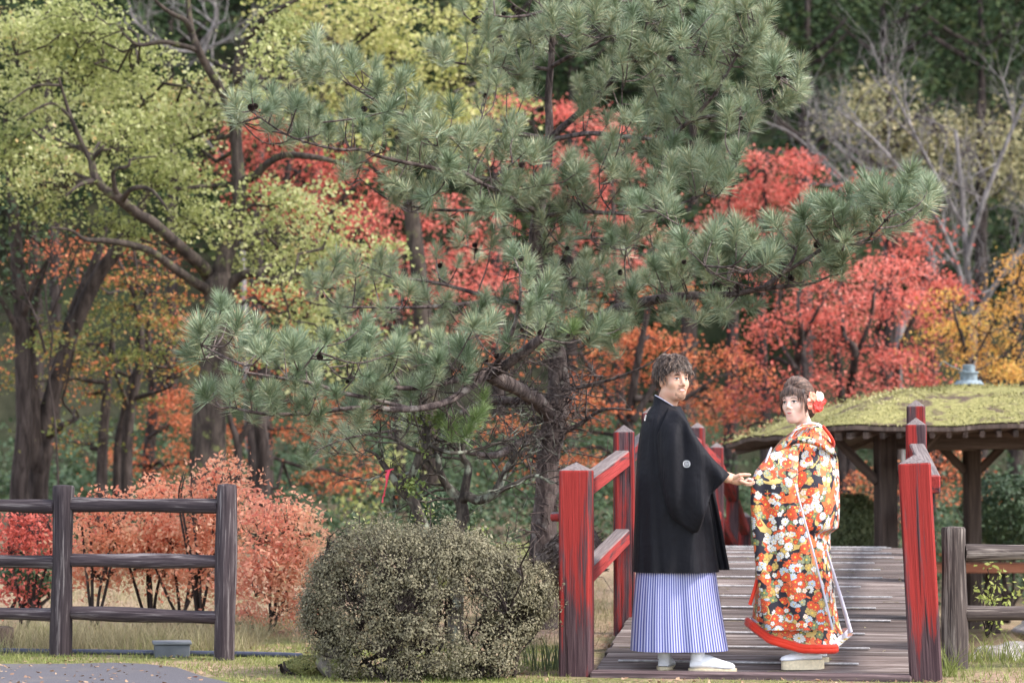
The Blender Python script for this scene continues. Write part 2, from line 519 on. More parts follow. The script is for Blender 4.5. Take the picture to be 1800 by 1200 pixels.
# side beams under the planks (follow the arch) and front sill
for u in (.1, BW - .1):
    mb = MB(); ss = np.linspace(0.06, BLEN, 40)
    ring = []
    for s in ss:
        z = deck_z(s) - .06
        ring.append([BP(s, u - .05, z), BP(s, u + .05, z), BP(s, u + .05, z - .2), BP(s, u - .05, z - .2)])
    V = np.array(ring).reshape(-1, 3); F = [(i * 4 + j, i * 4 + (j + 1) % 4, i * 4 + 4 + (j + 1) % 4, i * 4 + 4 + j) for i in range(39) for j in range(4)]
    mb.add(V, F); mb.add(V[:4], [(3, 2, 1, 0)]); mb.add(V[-4:], [(0, 1, 2, 3)])
    part('side_beam', mb, M_beam, bridge, False)
m_ = MB(); box(m_, (0, 0, 0), (BW / 2 - .088, .055, .045), None, .01)
place('front_sill', m_.mesh('front_sill', M_beam, False), bridge, Matrix.Translation(BP(-.06, BW / 2, -.01)) @ Matrix.Rotation(-TH, 4, 'Z'))
# round tie peg through the newel on the left
mb = MB(); c = BP(0.06, -.09, .86)
tube(mb, [c + BR * .0, c - BR * .05, c - BR * .06], [.026, .026, .02], 12)
part('tie_peg', mb, M_rail, bridge)

# ================================================================== log fences
M_log = grain_mat('stained_log', (.024, .016, .020), (.08, .06, .064), (.27, .24, .235), (80, 80, 3.6), (.57, .72))
M_log2 = grain_mat('stained_log_brown', (.032, .023, .022), (.10, .078, .07), (.30, .26, .23), (72, 72, 3.2), (.57, .72))
def log(name, A, B, ra, rb, mat, parent, sides=14, bulge=.012, dome=.006):
    A = np.asarray(A, float); B = np.asarray(B, float); d = B - A; L = np.linalg.norm(d); d /= L
    x, y, _ = frame(d)
    n = 9; ts = np.concatenate([[0, .012 / L], np.linspace(.06, .94, n), [1 - .012 / L, 1]])
    ang = np.arange(sides) * 2 * PI / sides; V = []
    ph = rng.uniform(0, 6, 4)
    for i, t in enumerate(ts):
        r = ra + (rb - ra) * t
        r = r * (.9 if i in (0, len(ts) - 1) else 1)
        rr = r * (1 + .035 * np.sin(2 * ang + ph[0]) + .02 * np.sin(5 * ang + ph[1] + t * 2)) + bulge * .35 * math.sin(t * 7 + ph[2])
        V.append(np.stack([np.cos(ang) * rr, np.sin(ang) * rr, np.full(sides, t * L)], -1))
    V = np.array(V).reshape(-1, 3); m = len(ts)
    F = [(i * sides + j, i * sides + (j + 1) % sides, (i + 1) * sides + (j + 1) % sides, (i + 1) * sides + j) for i in range(m - 1) for j in range(sides)]
    mb = MB(); mb.add(V, F)
    for row, z, fl in ((0, -dome * .2, 1), (m - 1, L + dome, 0)):
        c = np.vstack([V[row * sides:(row + 1) * sides], [(0, 0, z)]])
        mb.add(c, [((j + 1) % sides, j, sides) if fl else (j, (j + 1) % sides, sides) for j in range(sides)])
    M = Matrix(((x[0], y[0], d[0], A[0]), (x[1], y[1], d[1], A[1]), (x[2], y[2], d[2], A[2]), (0, 0, 0, 1)))
    me = mb.mesh(name, mat, True)
    return place(name, me, parent, M)
fb = [P(394, 1157, 14.3), P(106, 1151, 14.55), P(-178, 1146, 14.8)]
ft = [P(399, 851, 14.3), P(112, 853, 14.55), P(-178, 852, 14.8)]
fence = thing('log_fence', (fb[1][0], fb[1][1], 0), 'dark stained three rail log fence standing on the grass at the left beside the asphalt', 'fence')
for b, t_ in zip(fb, ft):
    b = b.copy(); b[2] = -.05
    log('post', b, t_, .067, .064, M_log, fence)
zr = [(889, 886), (986, 984), (1085, 1076)]
for k in range(2):
    for (yr, yl), off in zip(zr, (0, 1, -1)):
        Yr, Yl = fb[k][1], fb[k + 1][1]
        A = P((398 if k == 0 else 111) - 14, yr if k == 0 else yl + 4, Yr); B = P((112 if k == 0 else -178) + 13, yl if k == 0 else yl - 2, Yl)
        log('rail', A, B, .040, .042, M_log, fence, 12)
rb = P(1679, 1172, 13.7); rt = P(1676, 926, 13.7)
fence2 = thing('log_fence', (rb[0], rb[1], 0), 'short dark log fence with two rails starting right of the bridge', 'fence')
b = rb.copy(); b[2] = -.05
log('post', b, rt, .071, .069, M_log2, fence2)
b = P(2010, 1172, 13.75); b[2] = -.05
log('post', b, P(2010, 926, 13.75), .071, .069, M_log2, fence2)
for y in (971, 1078):
    log('rail', P(1696, y, 13.7), P(1992, y - 2, 13.75), .046, .044, M_log2, fence2, 12)

# ================================================================== mossy roofed garden pavilion (across the stream)
M_timber = grain_mat('pavilion_timber', (.035, .024, .02), (.10, .072, .06), (.2, .16, .14), (26, 26, 1.6), (.6, .8), True, .5)
GZ = -.55
apex = P(1703, 668, 23.2)
pav = thing('garden_pavilion', (apex[0], 23.2, GZ), 'open timber pavilion with a moss covered low roof behind the bridge', 'pavilion')
eave = [P(1276, 777, 23.6), P(1462, 748, 20.9), P(1905, 742, 20.6), P(2150, 768, 23.2), P(1960, 772, 25.8), P(1480, 776, 26.0)]
apx = P(1703, 684, 23.2)
def moss_mat():
    m, t, out = newmat('moss_roof'); n = N(t)
    co = n.node('TexCoord').outputs['Object']
    a = n.noise(co, 2.2, 4, .6, .5); b = n.noise(co, 28, 5, .7); c3 = n.noise(co, 7, 4)
    g = n.mix(n.smooth(b, .3, .7), (.15, .14, .05), (.34, .31, .13))
    k = n.mix(b, (.05, .035, .03), (.17, .12, .09))
    f = n.smooth(n.math('ADD', n.math('MULTIPLY', a, .65), n.math('MULTIPLY', c3, .4)), .53, .6)
    n.bsdf(out, n.mix(f, g, k), .95, n.bump(n.math('ADD', n.math('MULTIPLY', b, .5), c3), .9, .06), .1)
    return m
mb = MB(); nr, na = 22, 60
V = []
for i in range(nr + 1):
    t_ = i / nr
    for j in range(na):
        f = j / na * 6; e = int(f); g = f - e
        p = eave[e] * (1 - g) + eave[(e + 1) % 6] * g
        q = apx * (1 - t_) + p * t_
        q = q + np.array((0, 0, .13 * math.sin(PI * t_) * 1.0))
        q = q + np.array((0, 0, .009 * math.sin(9 * f + 5 * t_) * t_ + rng.normal() * .008))
        if i == nr: q = q + np.array((0, 0, rng.normal() * .005))
        V.append(q)
V = np.array(V)
F = [(i * na + j, i * na + na + j, i * na + na + (j + 1) % na, i * na + (j + 1) % na) for i in range(nr) for j in range(na)]
mb.add(V, F)
und = V[-na:].copy(); und[:, 2] -= .05; ctr = V[-na:].mean(0)
und2 = ctr + (und - ctr) * .93; und2[:, 2] = und[:, 2] - .02
mb2 = MB(); rim = V[-na:] - (0, 0, .012)
W = np.vstack([rim, und, und2]); 
mb2.add(W, [(r * na + j, r * na + na + j, r * na + na + (j + 1) % na, r * na + (j + 1) % na) for r in range(2) for j in range(na)])
cc = np.vstack([und2, [ctr + (0, 0, .32)]])
mb2.add(cc, [(j, na, (j + 1) % na) for j in range(na)])
roof = part('roof', mb, moss_mat(), pav)
part('eave_board', mb2, M_timber, roof, False)
# moss cushions along the eave, many and too small to count
mb = MB()
pts = V[na * 6:][rng.integers(0, len(V) - na * 6, 26000)] + rng.normal(size=(26000, 3)) * (.09, .09, .008)
from mathutils import noise as mnoise
kp = np.array([mnoise.noise(Vector(p * (1.6, 1.6, 1))) + .5 * mnoise.noise(Vector(p * 5)) < .22 for p in pts]); pts = pts[kp]
nn = rng.normal(size=(len(pts), 3)) * .8 + (0, 0, .5)
leaves(mb, pts + (0, 0, .006), nn, rng.uniform(.012, .026, len(pts)), .8)
part('moss', mb, leaf_mat('moss_cushion', [(0, (.14, .135, .05)), (.5, (.29, .265, .105)), (1, (.44, .38, .19))], .1, 1.2, .6), roof, kind='stuff')
M_zinc = plain_mat('zinc', (.15, .185, .205), .6, .4, .35, 30, .2, .1)
mb = MB(); a0 = P(1703, 672, 23.2)
for (z0, z1, r0, r1) in ((-.02, .02, .15, .115), (.02, .09, .085, .085), (.09, .105, .098, .095), (.105, .165, .062, .062), (.165, .172, .066, .045)):
    tube(mb, [a0 + (0, 0, z0), a0 + (0, 0, z1)], [r0, r1], 16)
part('roof_cap', mb, M_zinc, pav)
mb = MB(); tube(mb, catmull([a0 + (-.05, -.1, .1), a0 + (-.2, -.1, .16), a0 + (-.26, -.1, .2), a0 + (-.3, -.1, .15)], 8), .004, 6)
part('cap_wire', mb, M_zinc, pav)
pp = [(1557, 21.8, .085), (1709, 25.0, .075), (1880, 21.9, .085), (1990, 24.6, .08)]
for (px, Y, r) in pp:
    b = P(px, 900, Y); b[2] = float(gz(b[0], b[1])) - .05
    t_ = b.copy(); t_[2] = P(px, 760, Y)[2] + (.06 if Y < 23 else .1)
    m_ = MB(); h = t_[2] - b[2]; box(m_, (0, 0, h / 2), (r, r, h / 2), None, .012)
    pm = place('post', m_.mesh('post', M_timber, False), pav, Matrix.Translation(b) @ Matrix.Rotation(.25, 4, 'Z'))
    for sx in (-1, 1):
        m_ = MB(); A = t_ + np.array((sx * r * .9, 0, -.5)); B = t_ + np.array((sx * .5, 0, -.06))
        d = B - A; L = np.linalg.norm(d); d /= L; x, y, _ = frame(d)
        box(m_, (0, 0, L / 2), (.045, .04, L / 2), None, .006)
        place('brace', m_.mesh('brace', M_timber, False), pav, Matrix(((x[0], y[0], d[0], A[0]), (x[1], y[1], d[1], A[1]), (x[2], y[2], d[2], A[2]), (0, 0, 0, 1))))
def beam(name, A, B, hw, hh, mat, parent):
    A = np.asarray(A); B = np.asarray(B); d = B - A; L = np.linalg.norm(d); d /= L
    x = np.cross((0, 0, 1.), d); x /= np.linalg.norm(x); y = np.cross(d, x)
    m_ = MB(); box(m_, (0, 0, L / 2), (hw, hh, L / 2), None, .006)
    return place(name, m_.mesh(name, mat, False), parent, Matrix(((x[0], y[0], d[0], A[0]), (x[1], y[1], d[1], A[1]), (x[2], y[2], d[2], A[2]), (0, 0, 0, 1))))
zt = 1.36
q = [P(px, 700, Y) for (px, Y, r) in pp]
for p_ in q: p_[2] = zt
for a_, b_ in ((0, 2), (0, 1), (2, 3), (1, 3)):
    beam('tie_beam', q[a_] + (0, 0, .01 * a_), q[b_] + (0, 0, .01 * a_), .05, .075, M_timber, pav)
for e in range(6):
    A = eave[e] - (0, 0, .1); B = apx - (0, 0, .1)
    beam('rafter', A * .96 + B * .04, A * .1 + B * .9, .035, .045, M_timber, pav)
for e in (1,):
    for g in np.linspace(.06, .94, 14):
        A = eave[e] * (1 - g) + eave[e + 1] * g - (0, 0, .095); B = A * .6 + apx * .4 - (0, 0, .02)
        beam('rafter', A * .97 + B * .03, B, .022, .03, M_timber, pav)
# bench board seen under the roof
M_bench = grain_mat('bench_orange', (.25, .09, .05), (.36, .15, .09), (.4, .22, .15), (2, 30, 30))
bp = P(1745, 997, 24.0)
m_ = MB(); box(m_, (0, 0, 0), (1.35, .2, .045), None, .008)
bench = thing('bench', (bp[0], bp[1], float(gz(bp[0], bp[1]))), 'long low bench with an orange brown seat under the mossy pavilion roof', 'bench')
place('seat', m_.mesh('seat', M_bench, False), bench, Matrix.Translation(bp))
for dx in (-1.0, 0, 1.0):
    m_ = MB(); h = bp[2] - .045 - float(gz(bp[0] + dx, bp[1])); box(m_, (0, 0, h / 2), (.05, .14, h / 2), None, .006)
    place('leg', m_.mesh('leg', M_timber, False), bench, Matrix.Translation((bp[0] + dx, bp[1], float(gz(bp[0] + dx, bp[1])))))
# ================================================================== vegetation
GR_RED = 'red maples behind the pine'
M_bark_dark = bark_mat('bark_dark', (.018, .013, .012), (.066, .051, .046), 16)
M_bark_grey = bark_mat('bark_grey', (.09, .08, .078), (.27, .245, .24), 14)
M_bark_lich = bark_mat('bark_lichen', (.03, .024, .022), (.11, .09, .075), 18, .3, (.30, .32, .25), (.52, .66))
M_bark_moss = bark_mat('bark_mossy', (.022, .017, .015), (.075, .058, .048), 14, .25, (.11, .12, .045), (.54, .7))
M_bark_pine = bark_mat('bark_pine', (.035, .025, .025), (.15, .115, .105), 26, .35, (.24, .21, .19), (.56, .7))
M_yg = leaf_mat('leaf_yellow_green', [(0, (.15, .18, .055)), (.3, (.27, .295, .10)), (.62, (.41, .43, .175)), (.86, (.58, .575, .31)), (.96, (.50, .35, .13)), (1, (.6, .48, .34))], .58, .7)
M_yel = leaf_mat('leaf_yellow', [(0, (.24, .28, .08)), (.5, (.40, .39, .13)), (.9, (.56, .51, .24)), (1, (.55, .3, .12))], .45, .7)
M_red = leaf_mat('leaf_red', [(0, (.32, .06, .045)), (.4, (.54, .115, .085)), (.8, (.66, .185, .135)), (1, (.60, .29, .18))], .4, .9)
M_coral = leaf_mat('leaf_coral', [(0, (.46, .09, .07)), (.4, (.66, .155, .12)), (.8, (.74, .26, .20)), (1, (.66, .36, .27))], .4, .9)
M_orange = leaf_mat('leaf_red_orange', [(0, (.34, .085, .04)), (.4, (.54, .14, .06)), (.75, (.62, .22, .095)), (1, (.42, .29, .10))], .4, .9)
M_mixed = leaf_mat('leaf_turning', [(0, (.08, .11, .03)), (.45, (.16, .17, .045)), (.7, (.30, .17, .05)), (.85, (.50, .14, .06)), (1, (.5, .25, .1))], .4, 1.1, .5)
M_pink = leaf_mat('leaf_pink_red', [(0, (.56, .13, .10)), (.25, (.78, .30, .17)), (.65, (.84, .48, .32)), (.9, (.68, .50, .28)), (1, (.42, .36, .16))], .55, 1.6, .4)
M_gold = leaf_mat('leaf_gold', [(0, (.48, .20, .06)), (.5, (.62, .33, .08)), (.85, (.68, .46, .11)), (1, (.5, .42, .12))], .4, 1.0)
M_everg = leaf_mat('leaf_evergreen', [(0, (.014, .026, .013)), (.5, (.028, .046, .021)), (.85, (.06, .082, .034)), (1, (.11, .12, .045))], .2, .35, .4, .75, .08)
M_olive = leaf_mat('leaf_olive', [(0, (.12, .12, .055)), (.5, (.24, .22, .11)), (.85, (.38, .33, .17)), (1, (.46, .35, .2))], .25, .5, .4)
M_dkgreen = leaf_mat('leaf_dark_green', [(0, (.02, .04, .018)), (.5, (.04, .07, .03)), (1, (.09, .12, .05))], .2, 1.0)
M_azalea = leaf_mat('leaf_azalea', [(0, (.10, .088, .058)), (.4, (.155, .138, .085)), (.75, (.21, .188, .115)), (.93, (.27, .23, .15)), (1, (.32, .19, .13))], .25, 3.0, .3)

def unit_in_ball(n):
    p = rng.normal(size=(n, 3)); p /= np.linalg.norm(p, axis=1, keepdims=True)
    return p * (rng.random((n, 1)) ** (1 / 2.4))

def wig(A, B, n=6, amp=.06, sag=0.0):
    """a crooked twig from A to B"""
    A = np.asarray(A, float); B = np.asarray(B, float)
    t = np.linspace(0, 1, n)[:, None]; L = np.linalg.norm(B - A)
    p = A * (1 - t) + B * t
    w = rng.normal(size=(n, 3)) * amp * L; w[0] = w[-1] = 0
    p = p + w; p[:, 2] += (sag * L * np.sin(t * PI))[:, 0]
    return p

def px_path(pts, n=None):
    """[(px, py, Y, radius m), ...] -> smooth points and radii"""
    a = np.array([(*P(p[0], p[1], p[2]), p[3]) for p in pts])
    n = n or max(8, 4 * len(pts))
    c = catmull(a, n)
    return c[:, :3], np.maximum(c[:, 3], .003)

class Tree:
    def __init__(s, name, loc, label, group=None, cat='tree'):
        s.root = thing(name, loc, label, cat, group); s.sk = []; s.rad = []; s.tw = MB()
    def stem(s, pts, mat, name='branch', sides=8, n=None, wob=.05):
        p, r = px_path(pts, n)
        mb = MB(); tube(mb, p, r, sides, True, wob)
        part(name, mb, mat, s.root); s.sk.append(p); s.rad.append(r)
        return p
    def near(s, q):
        A = np.concatenate(s.sk); d = ((A - q) ** 2).sum(1) + np.maximum(0, A[:, 2] - q[2]) ** 2 * 1.5
        i = int(d.argmin()); return A[i], np.concatenate(s.rad)[i]
    def crown(s, clusters, per_px, leaf, n_leaf, mat, flat=.5, spray=.3, limb=True, asp=.7, twig_r=.006, nup=1.0, dyf=.8, name='foliage', twmat=None):
        """clusters: (px, py, Y, rx, ry) ellipses; sprays of leaves fill them and hang on twigs"""
        pts = []; nr = []
        for (px, py, Y, rx, ry) in clusters:
            c = P(px, py, Y); k = Y / FPX; ax = rx * k; az = ry * k; ay = dyf * max(min(ax, az) , .5 * max(ax, az))
            ns = max(2, int(per_px * rx * ry * PI / 1000))
            hub = c + np.array((0, 0, -az * .4))
            if limb:
                a, r = s.near(hub)
                p = wig(a, hub, 6, .07, .06); tube(s.tw, p, np.linspace(min(r * .7, .03), .012, 6), 5, False)
                loc = [p[3], p[4], hub]
            else: loc = [hub]
            q = unit_in_ball(ns) * (ax, ay, az) + c
            for o in q:
                b = loc[int(np.argmin([((o - l) ** 2).sum() for l in loc]))] if limb else s.near(o)[0]
                if limb or rng.random() < .6:
                    p = wig(b, o, 5, .08, .03); tube(s.tw, p, np.linspace(twig_r * 1.5, twig_r * .5, 5), 4, False)
                sp = spray * rng.uniform(.7, 1.3)
                L = rng.normal(size=(n_leaf, 3)) * .45 * (sp, sp, sp * flat)
                # outer leaves droop a little
                L[:, 2] -= (L[:, 0] ** 2 + L[:, 1] ** 2) / sp * .35
                pts.append(o + L)
                nr.append(rng.normal(size=(n_leaf, 3)) * .8 + (0, 0, nup * .75))
        pts = np.concatenate(pts); nr = np.concatenate(nr)
        mb = MB(); leaves(mb, pts, nr, leaf * rng.uniform(.65, 1.25, len(pts)), asp)
        part(name, mb, mat, s.root, kind='stuff')
    def done(s, mat, name='twigs'):
        if s.tw.n: part(name, s.tw, mat, s.root, kind='stuff')

def gbase(px, Y):
    x = (px - 900) / FPX * Y
    return np.array((x, Y, float(gz(x, Y))))
def base_py(px, Y, dz=-.1):
    b = gbase(px, Y); return HZ - (b[2] + dz - CAMH) * FPX / Y

# ------------------------------------------------------------------ the big pine
def needle_tuft(n=170, seed=0, L=.125, brush=.10):
    g = np.random.default_rng(seed); mb = MB()
    t = g.random(n) ** .8; base = np.stack([g.normal(size=n) * .003, g.normal(size=n) * .003, (t - .35) * brush], -1)
    az = g.random(n) * 2 * PI; el = np.radians(78 - 52 * t + g.normal(size=n) * 10)
    d = np.stack([np.sin(el) * np.cos(az), np.sin(el) * np.sin(az), np.cos(el)], -1)
    ln = L * g.uniform(.75, 1.12, n)[:, None] * (1.0 - .12 * t[:, None])
    side = np.cross(d, g.normal(size=(n, 3))); side /= np.linalg.norm(side, axis=1, keepdims=True)
    w = .0013
    mid = base + d * ln * .55; tip = base + d * ln + np.array((0, 0, -.006)) * g.random((n, 1))
    V = np.stack([base - side * w, base + side * w, mid + side * w, tip, mid - side * w], 1).reshape(-1, 3)
    i = np.arange(n) * 5
    mb.add(V, np.stack([i, i + 1, i + 2, i + 4], -1)); mb.t.append(np.stack([i + 4, i + 2, i + 3], -1))
    return mb
def needle_mat(name, stops):
    m, t, out = newmat(name); n = N(t)
    geo = n.node('NewGeometry'); oi = n.node('ObjectInfo')
    f = n.math('ADD', n.math('MULTIPLY', geo.outputs['Random Per Island'], .55), n.math('MULTIPLY', oi.outputs['Random'], .45))
    c = n.ramp(f, stops)
    n.bsdf(out, c, .38, None, .5)
    return m
M_needle = needle_mat('pine_needle', [(0, (.075, .112, .055)), (.35, (.135, .185, .103)), (.68, (.225, .28, .17)), (.9, (.36, .36, .21)), (1, (.48, .36, .2))])
M_needle2 = needle_mat('pine_needle_fresh', [(0, (.11, .17, .055)), (.5, (.19, .26, .09)), (1, (.33, .34, .14))])
M_cone = bark_mat('cone', (.022, .015, .014), (.08, .055, .05), 60, 1)

pb = gbase(957, 17)
pine = Tree('pine_tree', pb, 'large pine with long grey green needles and cones behind the round bush', None)
yb = base_py(957, 17)
pine.stem([(955, yb, 17, .11), (953, 1000, 17, .095), (958, 900, 17, .085), (966, 780, 17, .078), (982, 690, 17, .075), (978, 620, 17, .066), (956, 560, 17, .058), (943, 480, 17, .052), (944, 400, 17, .05), (955, 330, 17, .035), (966, 245, 17, .03), (964, 170, 17, .026), (970, 90, 17, .022), (975, 0, 17, .02), (980, -90, 17, .015)], M_bark_pine, 'trunk', 12, 60, .09)
BR_P = [
 [(966, 243, 17, .026), (1013, 203, 16.9, .024), (1067, 150, 16.8, .021), (1107, 107, 16.7, .018), (1135, 50, 16.6, .014), (1152, -10, 16.6, .009)],
 [(966, 122, 17, .016), (930, 119, 17, .013), (870, 117, 16.9, .011), (800, 110, 16.8, .008), (750, 88, 16.8, .006)],
 [(968, 118, 17, .018), (1000, 100, 16.8, .015), (1033, 84, 16.7, .012), (1075, 60, 16.7, .007)],
 [(972, 15, 17, .015), (940, 25, 16.9, .012), (890, 30, 16.8, .008), (840, 20, 16.7, .005)],
 [(967, 247, 17, .02), (1033, 235, 16.7, .018), (1100, 240, 16.5, .016), (1165, 245, 16.4, .015), (1200, 223, 16.3, .014), (1253, 170, 16.2, .011), (1300, 90, 16.1, .008), (1330, 40, 16.1, .005)],
 [(1185, 232, 16.35, .013), (1223, 210, 16.3, .012), (1280, 200, 16.2, .011), (1343, 182, 16.1, .008), (1385, 150, 16.1, .005)],
 [(957, 385, 17, .022), (933, 367, 16.7, .02), (893, 347, 16.4, .019), (867, 333, 16.2, .018), (830, 313, 16, .015), (790, 285, 15.9, .011), (750, 245, 15.8, .007)],
 [(966, 245, 17, .017), (933, 238, 16.8, .015), (867, 228, 16.6, .011), (845, 210, 16.5, .006)],
 [(955, 330, 17, .02), (880, 318, 16.6, .018), (800, 305, 16.3, .016), (750, 293, 16.1, .015), (700, 283, 16, .013), (660, 273, 15.9, .012), (633, 263, 15.9, .011), (590, 262, 15.8, .01), (510, 240, 15.7, .007), (440, 195, 15.6, .004)],
 [(860, 300, 16.5, .012), (790, 240, 16.2, .011), (740, 215, 16.1, .01), (690, 193, 16, .009), (640, 165, 15.9, .007), (600, 140, 15.9, .005), (555, 110, 15.8, .004)],
 [(950, 372, 17, .014), (880, 368, 16.8, .012), (800, 370, 16.6, .01), (740, 366, 16.5, .008), (680, 350, 16.4, .005)],
 [(952, 382, 17, .02), (1010, 372, 16.6, .016), (1080, 375, 16.3, .014), (1150, 370, 16.1, .011), (1230, 345, 16, .007), (1290, 300, 16, .004)],
 [(944, 440, 17, .018), (1000, 420, 17.1, .014), (1070, 418, 17.2, .011), (1150, 405, 17.2, .006)],
 [(946, 535, 17, .018), (900, 530, 16.8, .016), (853, 520, 16.6, .015), (800, 505, 16.5, .013), (767, 497, 16.4, .012), (720, 490, 16.3, .009), (687, 487, 16.3, .007), (620, 458, 16.2, .004)],
 [(950, 548, 17, .02), (890, 528, 16.7, .017), (820, 534, 16.4, .015), (740, 540, 16.2, .011), (650, 540, 16.1, .008), (590, 535, 16, .006), (560, 500, 16, .004)],
 [(978, 600, 17, .045), (1030, 570, 16.5, .042), (1090, 542, 16.1, .038), (1150, 527, 15.8, .034), (1200, 521, 15.6, .03), (1250, 518, 15.5, .022), (1293, 517, 15.4, .018), (1340, 508, 15.3, .015), (1390, 503, 15.2, .012), (1430, 497, 15.2, .009), (1470, 480, 15.2, .006)],
 [(1290, 518, 15.4, .014), (1333, 507, 15.2, .014), (1357, 497, 15.1, .013), (1387, 467, 15, .011), (1400, 440, 15, .006)],
 [(1345, 500, 15.2, .012), (1410, 460, 15, .012), (1460, 430, 14.9, .012), (1500, 412, 14.8, .011), (1533, 400, 14.8, .01), (1580, 372, 14.7, .008), (1620, 340, 14.7, .004)],
 [(970, 735, 17, .06), (945, 705, 16.6, .055), (905, 680, 16.1, .05), (868, 664, 15.6, .048), (853, 656, 15.5, .042), (835, 672, 15.4, .03), (805, 695, 15.2, .025), (770, 711, 15, .022), (720, 719, 14.9, .02), (670, 718, 14.8, .018)],
 [(672, 716, 14.8, .015), (620, 717, 14.7, .014), (570, 722, 14.7, .014), (500, 728, 14.6, .012), (450, 725, 14.6, .01), (405, 715, 14.6, .006)],
 [(858, 660, 15.5, .036), (885, 645, 15.4, .034), (915, 622, 15.3, .033), (952, 594, 15.2, .03)],
 [(860, 655, 15.5, .02), (885, 618, 15.3, .016), (905, 570, 15.2, .013), (915, 520, 15.1, .01), (913, 478, 15.1, .005)],
 [(720, 718, 14.9, .015), (650, 700, 14.8, .013), (600, 690, 14.7, .013), (547, 673, 14.6, .012), (467, 660, 14.5, .01), (420, 650, 14.5, .008), (370, 620, 14.5, .004)],
 [(505, 668, 14.55, .009), (535, 645, 14.5, .007), (560, 610, 14.5, .004)],
 [(850, 660, 15.5, .025), (800, 668, 15.2, .022), (740, 680, 15, .018), (690, 680, 14.9, .012), (640, 660, 14.8, .007)],
 [(965, 760, 17, .035), (920, 775, 16.8, .03), (870, 800, 16.6, .024), (800, 790, 16.4, .012)],
 [(980, 690, 17, .02), (1020, 680, 16.8, .015), (1080, 665, 16.6, .011), (1140, 640, 16.5, .007), (1180, 610, 16.5, .004)],
 [(968, 760, 17, .025), (1010, 750, 16.9, .018), (1060, 720, 16.7, .012), (1110, 720, 16.6, .006)],
 [(968, 700, 17, .03), (920, 705, 17, .03), (860, 705, 16.9, .028), (780, 740, 16.7, .02), (700, 755, 16.5, .01), (610, 770, 16.4, .006), (560, 790, 16.4, .004)],
]
for b in BR_P: pine.stem(b, M_bark_pine, 'branch', 7, None, .08)
TU = """370 585 55 45 11 14.5|345 610 30 30 4 14.5|400 685 50 35 9 14.6|470 640 55 55 11 14.6|500 700 50 30 6 14.6|560 640 55 60 14 14.7|640 630 60 65 15 14.8|640 700 50 40 9 14.8|720 640 60 60 13 14.9|780 640 50 45 9 15.1|560 710 40 25 4 14.7|470 720 35 20 3 14.6|
600 770 30 25 3 16.4|560 795 30 18 3 16.4|690 745 40 20 3 16.5|
580 500 45 35 7 16.1|640 480 55 35 8 16.2|700 520 55 40 8 16.2|790 540 60 40 8 16.3|640 545 55 25 6 16.1|760 480 50 35 5 16.4|850 550 55 45 8 16.5|
913 465 18 18 4 15.1|935 500 25 20 3 15.1|870 590 45 30 7 15.3|930 550 50 40 8 15.3|800 600 50 30 6 15.2|
1010 560 60 40 10 16.2|1080 560 50 30 8 15.9|1000 500 60 40 8 16.8|1060 490 60 35 8 16.8|1110 450 80 50 11 17|1000 440 60 40 8 17.2|900 430 50 30 5 17.3|840 440 60 40 5 17.4|1150 500 60 35 7 16|1090 600 50 25 6 15.9|1040 600 50 30 6 16|
1240 450 60 40 11 15.5|1310 440 60 45 12 15.3|1370 440 55 45 12 15.1|1440 410 50 50 11 15|1500 390 45 50 9 14.8|1555 370 35 45 8 14.7|1605 345 30 35 8 14.7|1290 535 40 18 4 15.5|1210 480 50 30 7 15.6|1450 470 45 22 6 15.2|1380 485 50 20 5 15.2|1200 560 50 20 4 15.8|
435 190 30 30 6 15.6|490 220 40 40 8 15.7|560 245 50 30 7 15.8|540 190 30 35 4 15.7|700 220 55 50 11 16|760 220 50 45 9 16.1|640 140 30 40 5 15.9|555 100 35 35 6 15.8|600 110 30 25 3 15.9|690 170 40 35 6 16|640 210 40 30 5 15.9|820 275 65 45 13 16|880 250 50 40 8 16.4|935 290 45 55 8 16.4|860 340 60 35 9 16.1|740 310 60 45 9 16.1|680 345 50 25 5 16.4|760 370 50 25 5 16.6|980 340 60 50 12 16.6|1050 300 60 50 11 16.5|1120 280 60 55 12 16.4|1200 290 60 50 12 16.2|1250 320 55 35 9 16|1285 275 25 35 4 16|1000 395 50 30 6 16.7|1080 400 60 30 7 16.5|1150 355 60 40 9 16.1|1100 230 50 30 5 16.5|620 300 40 20 4 16|
840 40 45 35 9 16.8|780 85 40 35 6 16.8|870 90 40 35 6 16.9|930 60 45 45 8 16.9|1000 50 55 50 10 16.8|1060 40 55 40 10 16.7|1100 110 50 45 9 16.7|1140 60 45 50 11 16.6|1180 130 60 50 11 16.5|1230 70 45 60 12 16.3|1285 60 45 60 12 16.1|1325 30 25 50 9 16.1|1340 120 40 50 11 16.1|1385 140 28 45 8 16.1|1250 170 55 45 10 16.2|1180 205 60 40 8 16.4|1320 200 45 28 7 16.2|930 150 45 40 6 16.9|1040 160 45 40 7 16.9|850 170 50 30 5 16.8|900 -20 60 30 6 16.9|1020 -30 80 30 8 16.8|1180 -20 80 30 8 16.5"""
tips = []
for ln in TU.replace('\n', '').split('|'):
    cx, cy, rx, ry, n, Y = map(float, ln.split())
    for _ in range(int(n * (1.4 if cx > 1130 and cy > 330 else (1.15 if cy < 430 else .8)))):
        a = rng.random() * 2 * PI; r = math.sqrt(rng.random())
        tips.append(P(cx + rx * r * math.cos(a), cy + ry * r * math.sin(a), Y + rng.normal() * .28))
tips = np.array(tips)
info = []
